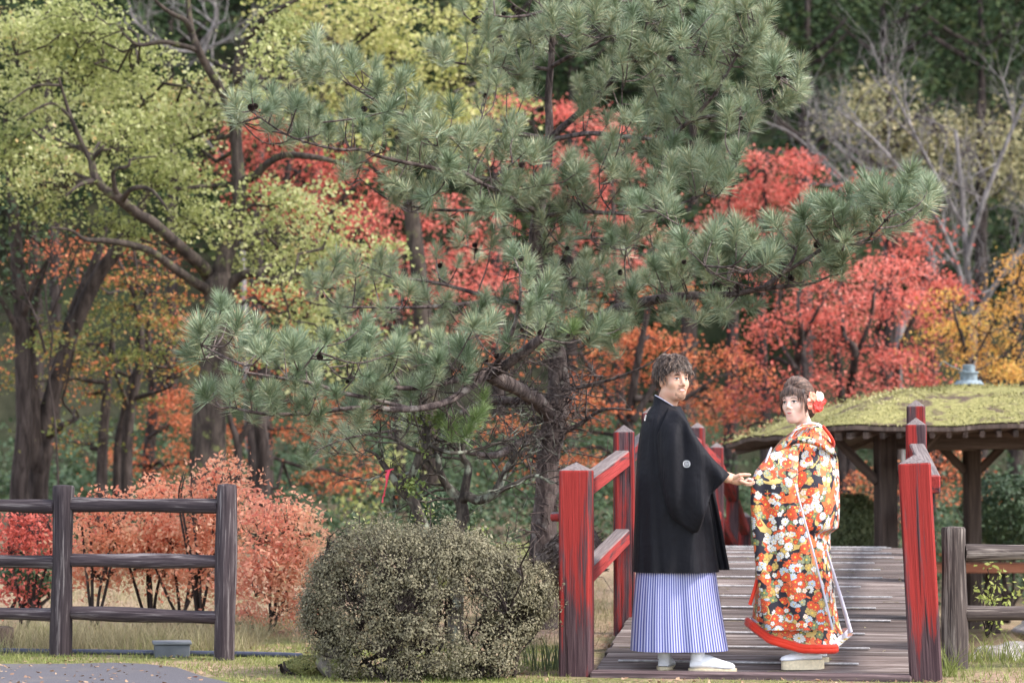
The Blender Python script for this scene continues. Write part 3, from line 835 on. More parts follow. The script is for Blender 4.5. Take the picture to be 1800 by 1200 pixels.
for q in tips:
    a, r = pine.near(q - (0, 0, .08))
    d = q - a; L = np.linalg.norm(d)
    if L > .9:  # long way: hang the shoot on an intermediate point of an earlier shoot
        pass
    m_ = a + d * .55 + np.array((0, 0, -.12 * L)) + rng.normal(size=3) * .06 * L
    p = catmull([a, m_, q], 7)
    tube(pine.tw, p, np.linspace(min(.008, .004 + L * .006), .0035, 7), 5, False)
    if L > .35: pine.sk.append(p[2:6]); pine.rad.append(np.full(4, .006))
    up = (p[-1] - p[-2]); up /= np.linalg.norm(up) + 1e-9
    up = up * .8 + np.array((0, 0, .75)) + rng.normal(size=3) * .22
    info.append((q, up / np.linalg.norm(up)))
vis = sorted(range(len(info)), key=lambda i: info[i][0][1] + rng.normal() * .5)
tuft_me = [needle_tuft(230, 40 + v, (.115, .13, .12, .135, .11, .125)[v], (.10, .07, .13, .09, .14, .08)[v]).mesh('needle_tuft', M_needle, False) for v in range(6)]
tuft_raw = [needle_tuft(180, 60 + v, (.11, .13, .12, .125)[v], (.10, .07, .13, .09)[v]) for v in range(4)]
rest = MB()
def orient(q, up, sc):
    x, y, z = frame(up, rng.normal(size=3))
    return np.stack([x * sc, y * sc, z * sc], -1)
for k, i in enumerate(vis):
    q, up = info[i]; sc = rng.uniform(.68, 1.2); R = orient(q, up, sc)
    if k < 300:
        M = Matrix(((*R[0], q[0]), (*R[1], q[1]), (*R[2], q[2]), (0, 0, 0, 1)))
        place('needle_tuft', tuft_me[k % 6], pine.root, M)
    else:
        tr = tuft_raw[k % 4]; n0 = rest.n
        rest.v.append(tr.v[0] @ R.T + q); rest.q.append(tr.q[0] + n0); rest.t.append(tr.t[0] + n0); rest.n += len(tr.v[0])
# older needle brushes behind the tips give the shoots their length
for i in vis:
    q, up = info[i]
    for s_ in range(1 if rng.random() < .32 else 0):
        R = orient(q, up + rng.normal(size=3) * .15, rng.uniform(.7, .95)); c = q - up * .09
        tr = tuft_raw[int(rng.integers(4))]; n0 = rest.n
        rest.v.append(tr.v[0] @ R.T + c); rest.q.append(tr.q[0] + n0); rest.t.append(tr.t[0] + n0); rest.n += len(tr.v[0])
part('needle_tufts', rest, M_needle, pine.root, False, kind='stuff')
# fresh bright tufts low on the left of the trunk
fr = MB()
for (px, py, Y) in [(800, 755, 15.2), (825, 745, 15.2), (840, 735, 15.2), (815, 768, 15.2), (790, 770, 15.2), (845, 715, 15.3), (770, 745, 15.3), (1000, 585, 15.4), (1075, 590, 15.5), (1055, 585, 15.5)]:
    q = P(px + rng.normal() * 6, py, Y); R = orient(q, np.array((.3, -.1, 1)) + rng.normal(size=3) * .3, .95)
    a, r = pine.near(q); tube(pine.tw, wig(a, q, 6, .06, -.05), .004, 5, False)
    tr = tuft_raw[int(rng.integers(4))]; n0 = fr.n
    fr.v.append(tr.v[0] @ R.T + q); fr.q.append(tr.q[0] + n0); fr.t.append(tr.t[0] + n0); fr.n += len(tr.v[0])
part('fresh_needles', fr, M_needle2, pine.root, False, kind='stuff')
# cones sit on the shoots
def cone_mesh():
    mb = MB(); g = np.random.default_rng(3); n = 60
    i = np.arange(n); t = (i + .5) / n; ph = i * 2.39996
    r = .02 * np.sin(PI * (t * .86 + .1)) ; z = (t - .5) * .05
    c = np.stack([r * np.cos(ph), r * np.sin(ph), z], -1); d = np.stack([np.cos(ph), np.sin(ph), .5 * np.ones(n)], -1)
    d /= np.linalg.norm(d, axis=1, keepdims=True); sd_ = np.stack([-np.sin(ph), np.cos(ph), np.zeros(n)], -1)
    v = np.stack([c * .3 - sd_ * .004, c * .3 + sd_ * .004, c + d * .007 + sd_ * .006, c + d * .007 - sd_ * .006], 1).reshape(-1, 3)
    k = i * 4; mb.add(v, np.stack([k, k + 1, k + 2, k + 3], -1))
    return mb.mesh('cone', M_cone, False)
cm = cone_mesh()
allsk = [p for p in pine.sk[1:]]
for k in range(90):
    p = allsk[int(rng.integers(len(allsk)))]; q = p[int(rng.integers(len(p)))] + rng.normal(size=3) * .03
    if q[2] < 1.6: continue
    R = orient(q, rng.normal(size=3) + (0, 0, .3), rng.uniform(.5, .9))
    place('cone', cm, pine.root, Matrix(((*R[0], q[0]), (*R[1], q[1]), (*R[2], q[2]), (0, 0, 0, 1))))
# dead twigs low round the trunk
for k in range(260):
    p = pine.sk[0][int(rng.integers(6, 34))] if k % 2 else allsk[int(rng.choice([18, 20, 24, 25, 26, 27, 28]))][int(rng.integers(2, 8))]
    d = rng.normal(size=3) * (1, .7, .5) + (0, -.2, .1); d /= np.linalg.norm(d)
    q = p + d * rng.uniform(.15, .6); tube(pine.tw, wig(p, q, 6, .1, rng.uniform(-.15, .15)), np.linspace(.006, .002, 6), 4, False)
pine.done(M_bark_pine)
# ------------------------------------------------------------------ the yellow green tree on the left
def cl(txt, Y, j=.5):
    out = []
    for t in txt.split('|'):
        v = list(map(float, t.split()))
        out.append((v[0], v[1], (v[4] if len(v) > 4 else Y) + rng.normal() * j, v[2], v[3]))
    return out
def stems(T, mat, lst, first='trunk', sides=8):
    for k, p in enumerate(lst): T.stem(p, mat, first if k == 0 else 'branch', 10 if k == 0 else sides)

yg = Tree('yellow_green_tree', gbase(365, 24), 'broad tree with yellow green leaves and crooked dark limbs on the left')
stems(yg, M_bark_moss, [
 [(363, base_py(363, 24), 24, .22), (365, 880, 24, .19), (366, 800, 24, .18), (369, 720, 24, .165), (379, 640, 24, .15), (386, 560, 24, .145), (385, 505, 24, .15), (384, 480, 24, .12)],
 [(384, 505, 24, 0.0814), (367, 485, 24, 0.0740), (353, 466, 23.8, 0.0703), (327, 443, 23.6, 0.0629), (293, 412, 23.4, 0.0592), (265, 388, 23.3, 0.0555), (243, 377, 23.2, 0.0533), (207, 347, 23, 0.0518), (185, 333, 23, 0.0444), (167, 310, 23, 0.0407), (160, 282, 23, 0.0333), (148, 262, 23, 0.0259), (127, 213, 22.9, 0.0222), (118, 187, 22.9, 0.0185), (103, 137, 22.8, 0.0111)],
 [(378, 520, 24, 0.0666), (360, 507, 23.9, 0.0555), (333, 490, 23.7, 0.0481), (300, 467, 23.5, 0.0444), (267, 443, 23.3, 0.0407), (233, 431, 23.2, 0.0370), (187, 423, 23, 0.0296), (150, 421, 22.9, 0.0222), (125, 405, 22.8, 0.0148), (90, 400, 22.7, 0.0089)],
 [(386, 490, 24, .1), (395, 455, 24, .09), (408, 420, 24.1, .08), (419, 370, 24.1, .072), (420, 323, 24.2, .068), (414, 233, 24.2, .062), (415, 190, 24.2, .055), (417, 140, 24.2, .05), (423, 93, 24.2, .045), (450, 50, 24.1, .035), (480, 22, 24, .028), (520, 0, 24, .02), (560, -30, 24, .012)],
 [(420, 320, 24.2, .05), (447, 310, 24.1, .045), (467, 290, 24, .04), (500, 273, 23.9, .035), (550, 276, 23.8, .03), (595, 286, 23.8, .022), (650, 300, 23.8, .012)],
 [(398, 510, 24, 0.0629), (420, 487, 23.9, 0.0518), (450, 480, 23.8, 0.0444), (473, 498, 23.7, 0.0333), (488, 490, 23.6, 0.0259), (500, 520, 23.6, 0.0148), (510, 560, 23.6, 0.0089)],
 [(415, 230, 24.2, .05), (395, 170, 24, .045), (365, 120, 23.9, .042), (349, 88, 23.8, .04), (338, 60, 23.8, .036), (333, 28, 23.8, .03), (329, -15, 23.8, .02)],
 [(338, 58, 23.8, .03), (325, 36, 23.7, .028), (300, 23, 23.7, .022), (275, 3, 23.6, .016), (262, -20, 23.6, .01)],
 [(347, 88, 23.8, .03), (318, 80, 23.7, .027), (285, 74, 23.6, .024), (247, 80, 23.6, .02), (228, 70, 23.5, .015), (215, 55, 23.5, .008)],
 [(425, 98, 24.2, .02), (440, 92, 24.1, .016), (460, 84, 24, .01)],
 [(206, 346, 23, .035), (201, 325, 22.9, .025), (200, 300, 22.8, .02), (225, 293, 22.7, .016), (232, 280, 22.7, .012), (275, 275, 22.7, .007)],
 [(215, 352, 23, .03), (232, 332, 22.8, .024), (262, 332, 22.7, .02), (285, 355, 22.6, .015), (305, 385, 22.6, .008)],
 [(165, 318, 23, .03), (140, 325, 22.8, .02), (115, 345, 22.7, .01)],
 [(160, 283, 23, .025), (178, 262, 22.9, .018), (184, 255, 22.9, .008)],
 [(127, 210, 22.9, .018), (90, 182, 22.8, .013), (30, 212, 22.7, .007)],
 [(104, 150, 22.8, .015), (60, 152, 22.7, .012), (15, 180, 22.6, .006)],
])
yg.crown(cl("90 40 130 70|40 150 90 80|140 120 110 70|230 110 70 40|190 180 100 70|270 190 90 65|60 250 90 70|190 250 110 60|310 230 80 60|330 290 70 55|270 310 80 50|110 310 90 55|50 350 70 45|370 170 50 50|320 140 60 40|200 60 50 60|230 400 70 40|330 370 60 45|30 70 60 70|150 20 100 40|20 230 40 60", 24.3, .6), .60, .049, 105, M_yg, .55, .34, asp=.8)
yg.crown(cl("440 160 60 45|480 110 60 50|400 375 60 45|470 345 70 45|540 350 60 40|450 420 60 50|520 420 70 50|600 400 70 45|660 440 50 50|560 470 60 50|490 480 40 40|540 540 50 50|500 590 60 40|570 580 50 30|640 500 40 40|480 40 60 40", 24.5, .6), .60, .048, 105, M_yg, .5, .32, asp=.8, name='foliage')
yg.done(M_bark_moss)

ys_ = Tree('yellow_leaved_tree', gbase(757, 31), 'taller tree with pale yellow leaves behind the pine at the top')
stems(ys_, M_bark_moss, [
 [(757, base_py(757, 31), 31, .16), (756, 850, 31, .14), (752, 700, 31, .13), (740, 520, 31, .12), (720, 350, 31, .1), (700, 200, 31, .08), (690, 80, 31, .05), (685, -30, 31, .03)],
 [(705, 230, 31, .05), (760, 170, 30.8, .04), (830, 130, 30.6, .02)], [(700, 200, 31, .05), (640, 120, 30.8, .04), (570, 60, 30.6, .02)],
 [(722, 360, 31, .05), (660, 300, 30.8, .03), (610, 250, 30.6, .02)]])
ys_.crown(cl("560 50 60 60|630 40 70 60|690 20 60 50|610 120 50 50|660 130 60 50|720 90 60 55|740 170 70 55|690 210 60 40|790 180 60 55|840 200 50 45|800 110 50 50|560 160 50 40|880 180 40 40|760 260 60 30|600 230 60 30|520 20 50 50|800 20 60 50", 30.5, .8), .66, .066, 90, M_yel, .55, .42, asp=.8)
ys_.crown(cl("530 640 40 30|600 620 60 40|660 590 50 40|560 560 50 30|720 590 50 30|640 670 60 30|690 820 50 30|620 860 40 30", 29, .8), .4, .075, 45, M_yg, .5, .42, asp=.8)
ys_.done(M_bark_moss)

# ------------------------------------------------------------------ maples
def maple(name, label, px, Y, stem_px, clusters, mat, leaf=.07, dens=.5, nl=58, r=.1, bark=None, group=None, spray=.42, flat=.3, tw=.008, top=None):
    T = Tree(name, gbase(px, Y), label, group)
    for k, pth in enumerate(stem_px):
        pts = [(px + (0 if k == 0 else rng.uniform(-6, 6)), base_py(px, Y), Y, r)] if pth[0] == 'b' else []
        q = pth[1:] if pth[0] == 'b' else pth
        n_ = len(q)
        for i, (x, y) in enumerate(q): pts.append((x, y, Y + rng.normal() * .15, r * (1 - .75 * (i + 1) / (n_ + .3)) * (1 if pth[0] == 'b' else .6)))
        T.stem(pts, bark or M_bark_dark, 'trunk' if k == 0 else 'branch', 8)
    T.crown(clusters, dens * 1.0, leaf * .64, int(nl * 2.1), mat, flat * 1.25, spray * 1.1, asp=.75, twig_r=tw)
    T.done(bark or M_bark_dark)
    return T
maple('red_maple', 'deep red maple between the yellow green tree and the pine, left of the pine crown', 470, 33,
      [['b', (468, 760), (462, 600), (480, 450), (500, 330), (520, 240)], [(478, 470), (560, 400), (620, 330)], [(470, 520), (430, 400), (420, 300)]],
      cl("470 230 80 45|430 280 55 50|540 310 80 50|610 320 70 45|480 320 70 40|560 370 80 40|640 370 40 50|420 220 40 40|600 260 50 30|660 280 50 40", 33), M_red, .075, .6)
maple('red_maple', 'tall red maple rising right behind the pine trunk on its left side', 700, 35,
      [['b', (702, 780), (698, 640), (705, 520), (720, 420), (740, 330)], [(704, 540), (760, 480), (800, 420)], [(700, 600), (640, 520), (600, 470)]],
      cl("740 380 60 50|700 440 50 60|770 450 60 50|660 360 40 40|760 520 60 40|680 540 60 40|620 480 60 40|840 420 50 50|850 500 40 40|900 480 50 50|830 580 60 30", 35), M_coral, .085, .6, group=GR_RED)
maple('red_maple', 'orange red maple low on the left, behind the trunk of the yellow green tree', 445, 29,
      [['b', (447, 800), (440, 700), (450, 600), (470, 540)], [(445, 720), (410, 640), (400, 560)], [(446, 700), (500, 640), (540, 600)]],
      cl("440 500 60 40|420 570 50 35|500 520 60 35|460 610 70 30|430 660 60 30|520 700 70 30|470 760 70 30|560 760 60 30|600 720 50 30|640 800 50 40|560 830 70 40|420 740 50 30|380 600 40 40", 29.5), M_orange, .065, .5, group=None, flat=.22)
maple('red_maple', 'red maple with low branches left of the yellow green trunk', 260, 31,
      [['b', (262, 800), (270, 700), (260, 600), (280, 480)], [(266, 700), (310, 640), (330, 560)]],
      cl("290 740 60 40|260 790 60 30|340 740 50 50|300 690 40 30|220 800 50 30|330 800 60 40|380 800 50 40|240 450 60 40|150 430 60 30|100 450 50 40|300 560 50 25", 31), M_orange, .07, .5, flat=.25)
maple('red_maple', 'coral red maple seen through the top of the pine, high behind it', 1090, 38,
      [['b', (1092, 760), (1085, 560), (1080, 400), (1070, 260)], [(1083, 480), (1000, 350), (950, 260)], [(1085, 520), (1130, 400), (1170, 300)]],
      cl("1010 200 60 50|1060 250 60 50|980 260 50 40|940 180 50 30|1100 310 60 50|880 170 50 30|1000 320 60 40|1050 390 60 40|1130 390 50 40|1160 450 60 40|1080 460 60 40|980 400 50 30|860 260 50 30", 38), M_coral, .09, .55, group=GR_RED)
maple('red_maple', 'orange red maple behind the man, between the pine trunk and the bridge', 1110, 30,
      [['b', (1112, 860), (1105, 760), (1120, 640), (1140, 540)], [(1110, 760), (1060, 680), (1020, 620)], [(1112, 740), (1170, 650), (1230, 600)], [(1115, 700), (1200, 700), (1260, 660)]],
      cl("1040 640 60 40|1100 600 60 40|1150 580 60 40|1210 610 60 40|1070 700 70 35|1010 740 60 35|1240 670 60 40|1150 670 60 35|1260 720 50 40|1040 790 60 35|960 800 50 40|880 750 40 30|1160 500 50 40|1290 640 50 40|1020 560 50 40|900 620 40 30", 30.3), M_orange, .07, .58, flat=.25)
maple('red_maple', 'tall round coral red maple standing highest at the right of the pine', 1345, 38,
      [['b', (1346, 760), (1340, 600), (1338, 470), (1345, 330), (1350, 270)], [(1340, 520), (1290, 430), (1280, 340)], [(1340, 500), (1390, 400), (1410, 320)]],
      cl("1345 290 55 40|1300 330 60 50|1390 330 60 55|1260 390 45 35|1340 370 70 50|1420 290 35 40|1410 380 45 40|1300 410 60 35|1390 430 60 40|1240 420 30 30|1460 360 30 40", 38), M_coral, .09, .72, 62, group=None)
maple('red_maple', 'red maple with paired upright stems directly above the woman', 1408, 31,
      [['b', (1402, 720), (1399, 663), (1407, 600), (1407, 567), (1403, 527), (1420, 470)], ['b', (1420, 720), (1417, 663), (1413, 600), (1440, 540)], [(1400, 650), (1370, 600), (1345, 560)], [(1405, 620), (1375, 560), (1370, 500)]],
      cl("1340 560 60 40|1320 620 50 30|1390 540 60 40|1430 580 50 40|1360 500 50 40|1300 680 60 35|1370 690 60 30|1420 660 50 30|1310 740 50 30|1450 500 50 40|1440 720 50 30", 31.3), M_red, .072, .58, r=.07)
maple('red_maple', 'red maple with crossing stems between the woman and the pavilion cap', 1485, 32,
      [['b', (1480, 740), (1478, 693), (1470, 617), (1455, 560), (1440, 500)], ['b', (1496, 740), (1493, 697), (1503, 617), (1484, 590), (1478, 520)], [(1500, 640), (1530, 560), (1540, 480)]],
      cl("1500 500 60 45|1460 540 50 40|1530 540 60 40|1480 590 50 40|1560 470 60 45|1520 610 50 35|1500 670 60 35|1560 600 50 40|1470 460 40 30|1600 520 50 40|1450 640 40 30", 32.3), M_coral, .075, .6, r=.085)
maple('red_maple', 'red maple behind the pavilion roof, left of the golden tree', 1572, 33,
      [['b', (1560, 740), (1557, 697), (1553, 650), (1540, 600), (1560, 520), (1580, 460)], ['b', (1578, 740), (1575, 690), (1582, 617), (1610, 550), (1640, 480)], [(1556, 660), (1510, 640)]],
      cl("1590 450 50 40|1560 400 50 30|1640 470 60 40|1620 420 50 40|1580 520 60 40|1640 540 50 40|1560 640 60 40|1600 680 60 35|1530 690 50 30|1670 500 40 40|1545 340 30 30|1530 320 25 25|1610 600 50 40", 33.3), M_red, .078, .6, r=.075)
maple('red_maple', 'low orange red maple beneath and behind the pavilion posts', 1640, 30,
      [['b', (1640, 850), (1650, 800), (1645, 760)]],
      cl("1640 810 60 25|1600 850 50 30|1680 830 40 30|1530 850 40 40|1590 920 30 25|1660 790 40 20", 30), M_orange, .07, .6, r=.05)
maple('golden_maple', 'yellow orange maple at the right edge above the pavilion roof', 1705, 31,
      [['b', (1704, 720), (1700, 640), (1690, 590), (1680, 560), (1675, 530)], [(1702, 650), (1740, 580), (1770, 520)], [(1702, 660), (1770, 620), (1800, 590)]],
      cl("1665 530 35 40|1700 550 40 35|1690 600 45 40|1740 570 45 35|1770 610 50 40|1790 550 40 40|1750 660 60 35|1700 650 40 30|1800 660 50 40|1790 470 30 40|1810 490 40 60|1650 580 25 30", 31), M_gold, .065, .75, r=.045)

# turning maple with thin stems on the left
tm = Tree('turning_maple', gbase(225, 27), 'slender green maple turning orange, with several thin dark stems on the left')
stems(tm, M_bark_dark, [
 [(222, base_py(222, 27), 27, .075), (223, 797, 27, .065), (230, 717, 27, .055), (247, 633, 27, .045), (245, 567, 27, .04), (240, 533, 27, .035), (225, 495, 27, .025), (205, 450, 27, .015)],
 [(178, base_py(178, 27), 26.8, .07), (180, 797, 26.8, .06), (187, 700, 26.8, .05), (195, 620, 26.8, .03), (200, 560, 26.8, .02)],
 [(205, base_py(205, 27), 27.2, .06), (207, 797, 27.2, .05), (217, 733, 27.2, .045), (236, 660, 27.2, .04), (270, 618, 27.2, .02)],
 [(240, 533, 27, .028), (265, 505, 27, .022), (300, 470, 27, .012)], [(241, 535, 27, .025), (240, 480, 27, .02), (235, 440, 27, .012)],
 [(236, 700, 27, .03), (270, 690, 26.8, .025), (300, 680, 26.7, .012)], [(228, 720, 27, .025), (200, 650, 26.8, .02), (170, 610, 26.7, .012)]])
tm.crown(cl("180 590 80 30|120 620 70 30|80 660 70 25|220 620 70 25|150 680 80 25|260 560 60 35|300 510 60 40|330 580 50 35|200 530 70 35|250 490 60 35|320 650 50 25|100 580 50 25|230 680 60 20|130 770 60 20|60 610 40 25|290 620 50 25", 26.8, .8), .6, .045, 105, M_mixed, .22, .42, asp=.7)
tm.done(M_bark_dark)

# dark trunks at the left edge
def plain_tree(name, label, px, Y, st, clusters, mat, leaf, dens=.5, nl=55, bark=None, group=None, flat=.6, spray=.45, asp=.6):
    T = Tree(name, gbase(px, Y), label, group)
    stems(T, bark or M_bark_dark, st)
    if clusters: T.crown(clusters, dens, leaf, nl, mat, flat, spray, asp=asp)
    T.done(bark or M_bark_dark)
    return T
plain_tree('dark_tree', 'tall dark evergreen with a straight trunk at the left edge', 36, 25,
   [[(30, base_py(30, 25), 25, .12), (34, 860, 25, .1), (42, 760, 25, .085), (40, 667, 25, .08), (37, 550, 25, .075), (30, 450, 25, .07), (20, 330, 25, .05), (10, 200, 25, .03)], [(38, 560, 25, .05), (60, 500, 24.8, .03), (90, 450, 24.7, .015)], [(40, 600, 25, .04), (10, 540, 24.8, .025), (-20, 500, 24.7, .01)]],
   cl("20 420 45 40|60 460 40 40|10 500 40 40|50 520 40 30|15 370 40 30|70 400 40 25", 25), M_dkgreen, .07, .5)
plain_tree('forked_tree', 'dark forked trunk leaning right beside the left edge', 70, 25.5,
   [[(66, base_py(66, 25.5), 25.5, .13), (66, 860, 25.5, .115), (76, 797, 25.5, .10), (84, 733, 25.5, .1), (95, 683, 25.5, .09), (118, 610, 25.5, .085), (141, 550, 25.5, .08), (173, 483, 25.5, .075), (207, 437, 25.5, .07), (240, 380, 25.5, .05), (280, 300, 25.5, .03)],
    [(70, 830, 25.5, .11), (60, 780, 25.4, .09), (57, 700, 25.4, .08), (52, 620, 25.4, .065), (60, 540, 25.4, .04), (80, 470, 25.4, .02)],
    [(110, 640, 25.5, .06), (125, 557, 25.7, .06), (167, 460, 25.9, .05), (185, 400, 26, .03)],
    [(80, 770, 25.5, .05), (105, 750, 25.3, .04), (135, 735, 25.2, .02)]],
   cl("120 600 50 25|70 570 40 20|160 640 40 20|130 735 40 15", 25.3), M_mixed, .06, .4, flat=.25)
plain_tree('smooth_tree', 'grey trunk forking in two behind the left end of the pine branch', 415, 27,
   [[(415, base_py(415, 27), 27, .06), (417, 850, 27, .05), (418, 780, 27, .045), (405, 740, 27, .03), (398, 690, 27, .015)], [(418, 780, 27, .04), (440, 740, 27, .03), (450, 700, 27, .015)], [(460, base_py(460, 27), 27.3, .1), (462, 800, 27.3, .08), (458, 740, 27.3, .07), (470, 640, 27.3, .05)]],
   None, None, .1)

# bare trees -------------------------------------------------------
def bare(T, a, d, L, r, depth, mb, curl=.25, up=.15, spread=.7, first=False, sides=5):
    n = 6; pts = [a]; dd = d / np.linalg.norm(d)
    for i in range(n):
        dd = dd + rng.normal(size=3) * curl * .5 + (0, 0, up * .3); dd /= np.linalg.norm(dd)
        pts.append(pts[-1] + dd * L / n)
    tube(mb, np.array(pts), np.linspace(r, r * .55, n + 1), sides if depth > 1 else 4, depth == 0)
    if depth <= 0: return
    for k in range(int(rng.integers(2, 4)) + (1 if depth > 2 else 0)):
        i = int(rng.integers(2, n + 1)); s = rng.normal(size=3); s -= dd * (s @ dd); s /= np.linalg.norm(s)
        bare(T, pts[i], dd + s * spread * rng.uniform(.7, 1.3), L * rng.uniform(.55, .85), r * .55 * rng.uniform(.8, 1.1), depth - 1, mb, curl, up, spread)
def bare_tree(name, label, px, Y, st, mat, L, depth, per, r0=.03, group=None, curl=.25, up=.15):
    T = Tree(name, gbase(px, Y), label, group)
    stems(T, mat, st)
    for p, rr in zip(T.sk, T.rad):
        for i in np.linspace(len(p) * .25, len(p) - 1, per).astype(int):
            t = p[min(i + 1, len(p) - 1)] - p[max(i - 1, 0)]; t /= np.linalg.norm(t)
            bare(T, p[i], t * .8 + rng.normal(size=3) * .7, L * rng.uniform(.7, 1.2), min(r0, rr[i] * .6), depth, T.tw, curl, up)
    T.done(mat)
    return T
bare_tree('bare_tree', 'leafless pale grey tree with a tangle of fine branches at the right', 1705, 37,
   [[(1712, base_py(1712, 37), 37, .1), (1710, 600, 37, .065), (1706, 540, 37, .055), (1698, 440, 37, .045), (1690, 340, 37, .035), (1680, 230, 37, .03)],
    [(1706, 540, 37, .045), (1680, 460, 36.8, .036), (1650, 390, 36.6, .032), (1600, 320, 36.4, .026), (1540, 250, 36.3, .025), (1470, 190, 36.2, .012)],
    [(1690, 480, 37, .035), (1620, 400, 36.7, .03), (1570, 330, 36.5, .03), (1500, 280, 36.4, .02), (1450, 240, 36.3, .01)],
    [(1700, 450, 37, .05), (1730, 350, 36.8, .04), (1770, 250, 36.7, .03), (1800, 180, 36.6, .02)],
    [(1712, 560, 37, .05), (1770, 470, 36.8, .04), (1830, 400, 36.7, .03)],
    [(1694, 400, 37, .035), (1640, 300, 36.6, .03), (1580, 180, 36.4, .02), (1560, 140, 36.4, .01)]], M_bark_grey, .8, 3, 13, .012)
bare_tree('bare_tree', 'slim leafless grey tree leaning left behind the tall coral maple', 1560, 40,
   [[(1590, base_py(1590, 40), 40, .08), (1580, 600, 40, .07), (1640, 470, 40, .055), (1600, 400, 40, .05), (1500, 330, 40, .03), (1420, 250, 40, .015)], [(1600, 400, 40, .04), (1520, 360, 40, .03), (1460, 320, 40, .015)], [(1470, 310, 40, .02), (1400, 240, 40, .012), (1350, 215, 40, .006)]], M_bark_grey, .8, 2, 6, .02)
bare_tree('bare_tree', 'white barked bare branches high on the slope behind the yellow green tree', 350, 44,
   [[(440, base_py(440, 44), 44, .06), (425, 400, 44, .05), (418, 250, 44, .045), (385, 140, 44, .035), (352, 90, 44, .034), (375, 50, 43.8, .03), (395, 35, 43.7, .015)], [(352, 90, 44, .04), (400, 70, 43.8, .02), (420, 60, 43.7, .01)], [(352, 92, 44, .03), (300, 85, 43.8, .025), (240, 40, 43.7, .025), (225, 0, 43.7, .015)], [(351, 110, 44, .04), (380, 20, 43.8, .03), (350, -10, 43.8, .02)]], M_bark_grey, .9, 2, 6, .02)
bare_tree('bare_tree', 'thin crooked dark leafless sapling in front of the dark trunks on the left', 75, 23.5,
   [[(110, base_py(110, 23.5), 23.5, .012), (98, 760, 23.5, .010), (86, 660, 23.5, .009), (92, 590, 23.5, .009), (80, 520, 23.5, .008), (92, 420, 23.5, .006)], [(80, 620, 23.5, .015), (60, 550, 23.4, .012), (20, 470, 23.4, .008)], [(88, 560, 23.5, .012), (120, 480, 23.4, .01), (140, 430, 23.3, .005)]], M_bark_dark, .5, 2, 6, .005)

# gnarly lichened tree behind the round bush
gt = Tree('gnarled_tree', gbase(775, 15.7), 'small gnarled leafless tree with lichen on its stems, behind the round bush')
stems(gt, M_bark_lich, [
 [(800, base_py(800, 15.7), 15.7, .055), (803, 980, 15.7, .05), (806, 930, 15.7, .045), (814, 905, 15.7, .044), (808, 880, 15.7, .04), (795, 864, 15.7, .032), (783, 850, 15.65, .026), (773, 828, 15.6, .023), (770, 808, 15.6, .018), (762, 790, 15.6, .012)],
 [(808, 882, 15.7, .036), (822, 872, 15.65, .033), (838, 879, 15.6, .03), (857, 874, 15.55, .028), (873, 864, 15.5, .025), (882, 845, 15.5, .022), (890, 820, 15.5, .016), (910, 795, 15.5, .01)],
 [(814, 878, 15.7, .034), (820, 845, 15.7, .028), (823, 820, 15.7, .024), (812, 800, 15.7, .02), (818, 770, 15.7, .014), (835, 745, 15.7, .008)],
 [(758, base_py(758, 15.4), 15.4, .05), (756, 980, 15.4, .045), (749, 935, 15.4, .04), (736, 905, 15.4, .037), (728, 884, 15.4, .034), (712, 868, 15.4, .028), (701, 855, 15.4, .025), (684, 830, 15.4, .02), (672, 815, 15.4, .015), (660, 798, 15.4, .01), (640, 790, 15.4, .005)],
 [(704, 858, 15.4, .026), (722, 838, 15.35, .026), (732, 815, 15.3, .025), (740, 794, 15.3, .024), (752, 778, 15.3, .02), (748, 750, 15.3, .014), (735, 735, 15.3, .008)],
 [(740, 794, 15.3, .018), (715, 785, 15.2, .014), (690, 770, 15.2, .01), (650, 765, 15.1, .005)],
 [(872, 866, 15.5, .018), (905, 850, 15.4, .015), (940, 835, 15.4, .012), (970, 850, 15.4, .006)],
 [(748, 780, 15.3, .014), (790, 795, 15.3, .012), (840, 790, 15.4, .01), (900, 770, 15.4, .006)]])
for p, rr in list(zip(gt.sk, gt.rad)):
    for i in np.linspace(len(p) * .45, len(p) - 1, 7).astype(int):
        t = p[min(i + 1, len(p) - 1)] - p[max(i - 1, 0)]; t /= np.linalg.norm(t)
        bare(gt, p[i], t * .6 + rng.normal(size=3) * (.9, .6, .5) + (0, 0, .35), rng.uniform(.2, .36), min(.010, rr[i] * .55), 2, gt.tw, .45, .1, .8)
gt.done(M_bark_lich)
mb = MB()
for (px, py) in ((722, 852), (715, 846), (730, 858), (745, 790), (738, 740), (720, 735), (765, 740), (755, 735), (843, 938), (750, 905)):
    c = P(px, py, 15.3); leaves(mb, c + rng.normal(size=(40, 3)) * .035, rng.normal(size=(40, 3)) + (0, 0, .6), rng.uniform(.02, .04, 40), .6)
part('foliage', mb, leaf_mat('leaf_fresh', [(0, (.10, .15, .04)), (1, (.3, .34, .1))], .3), gt.root, kind='stuff')
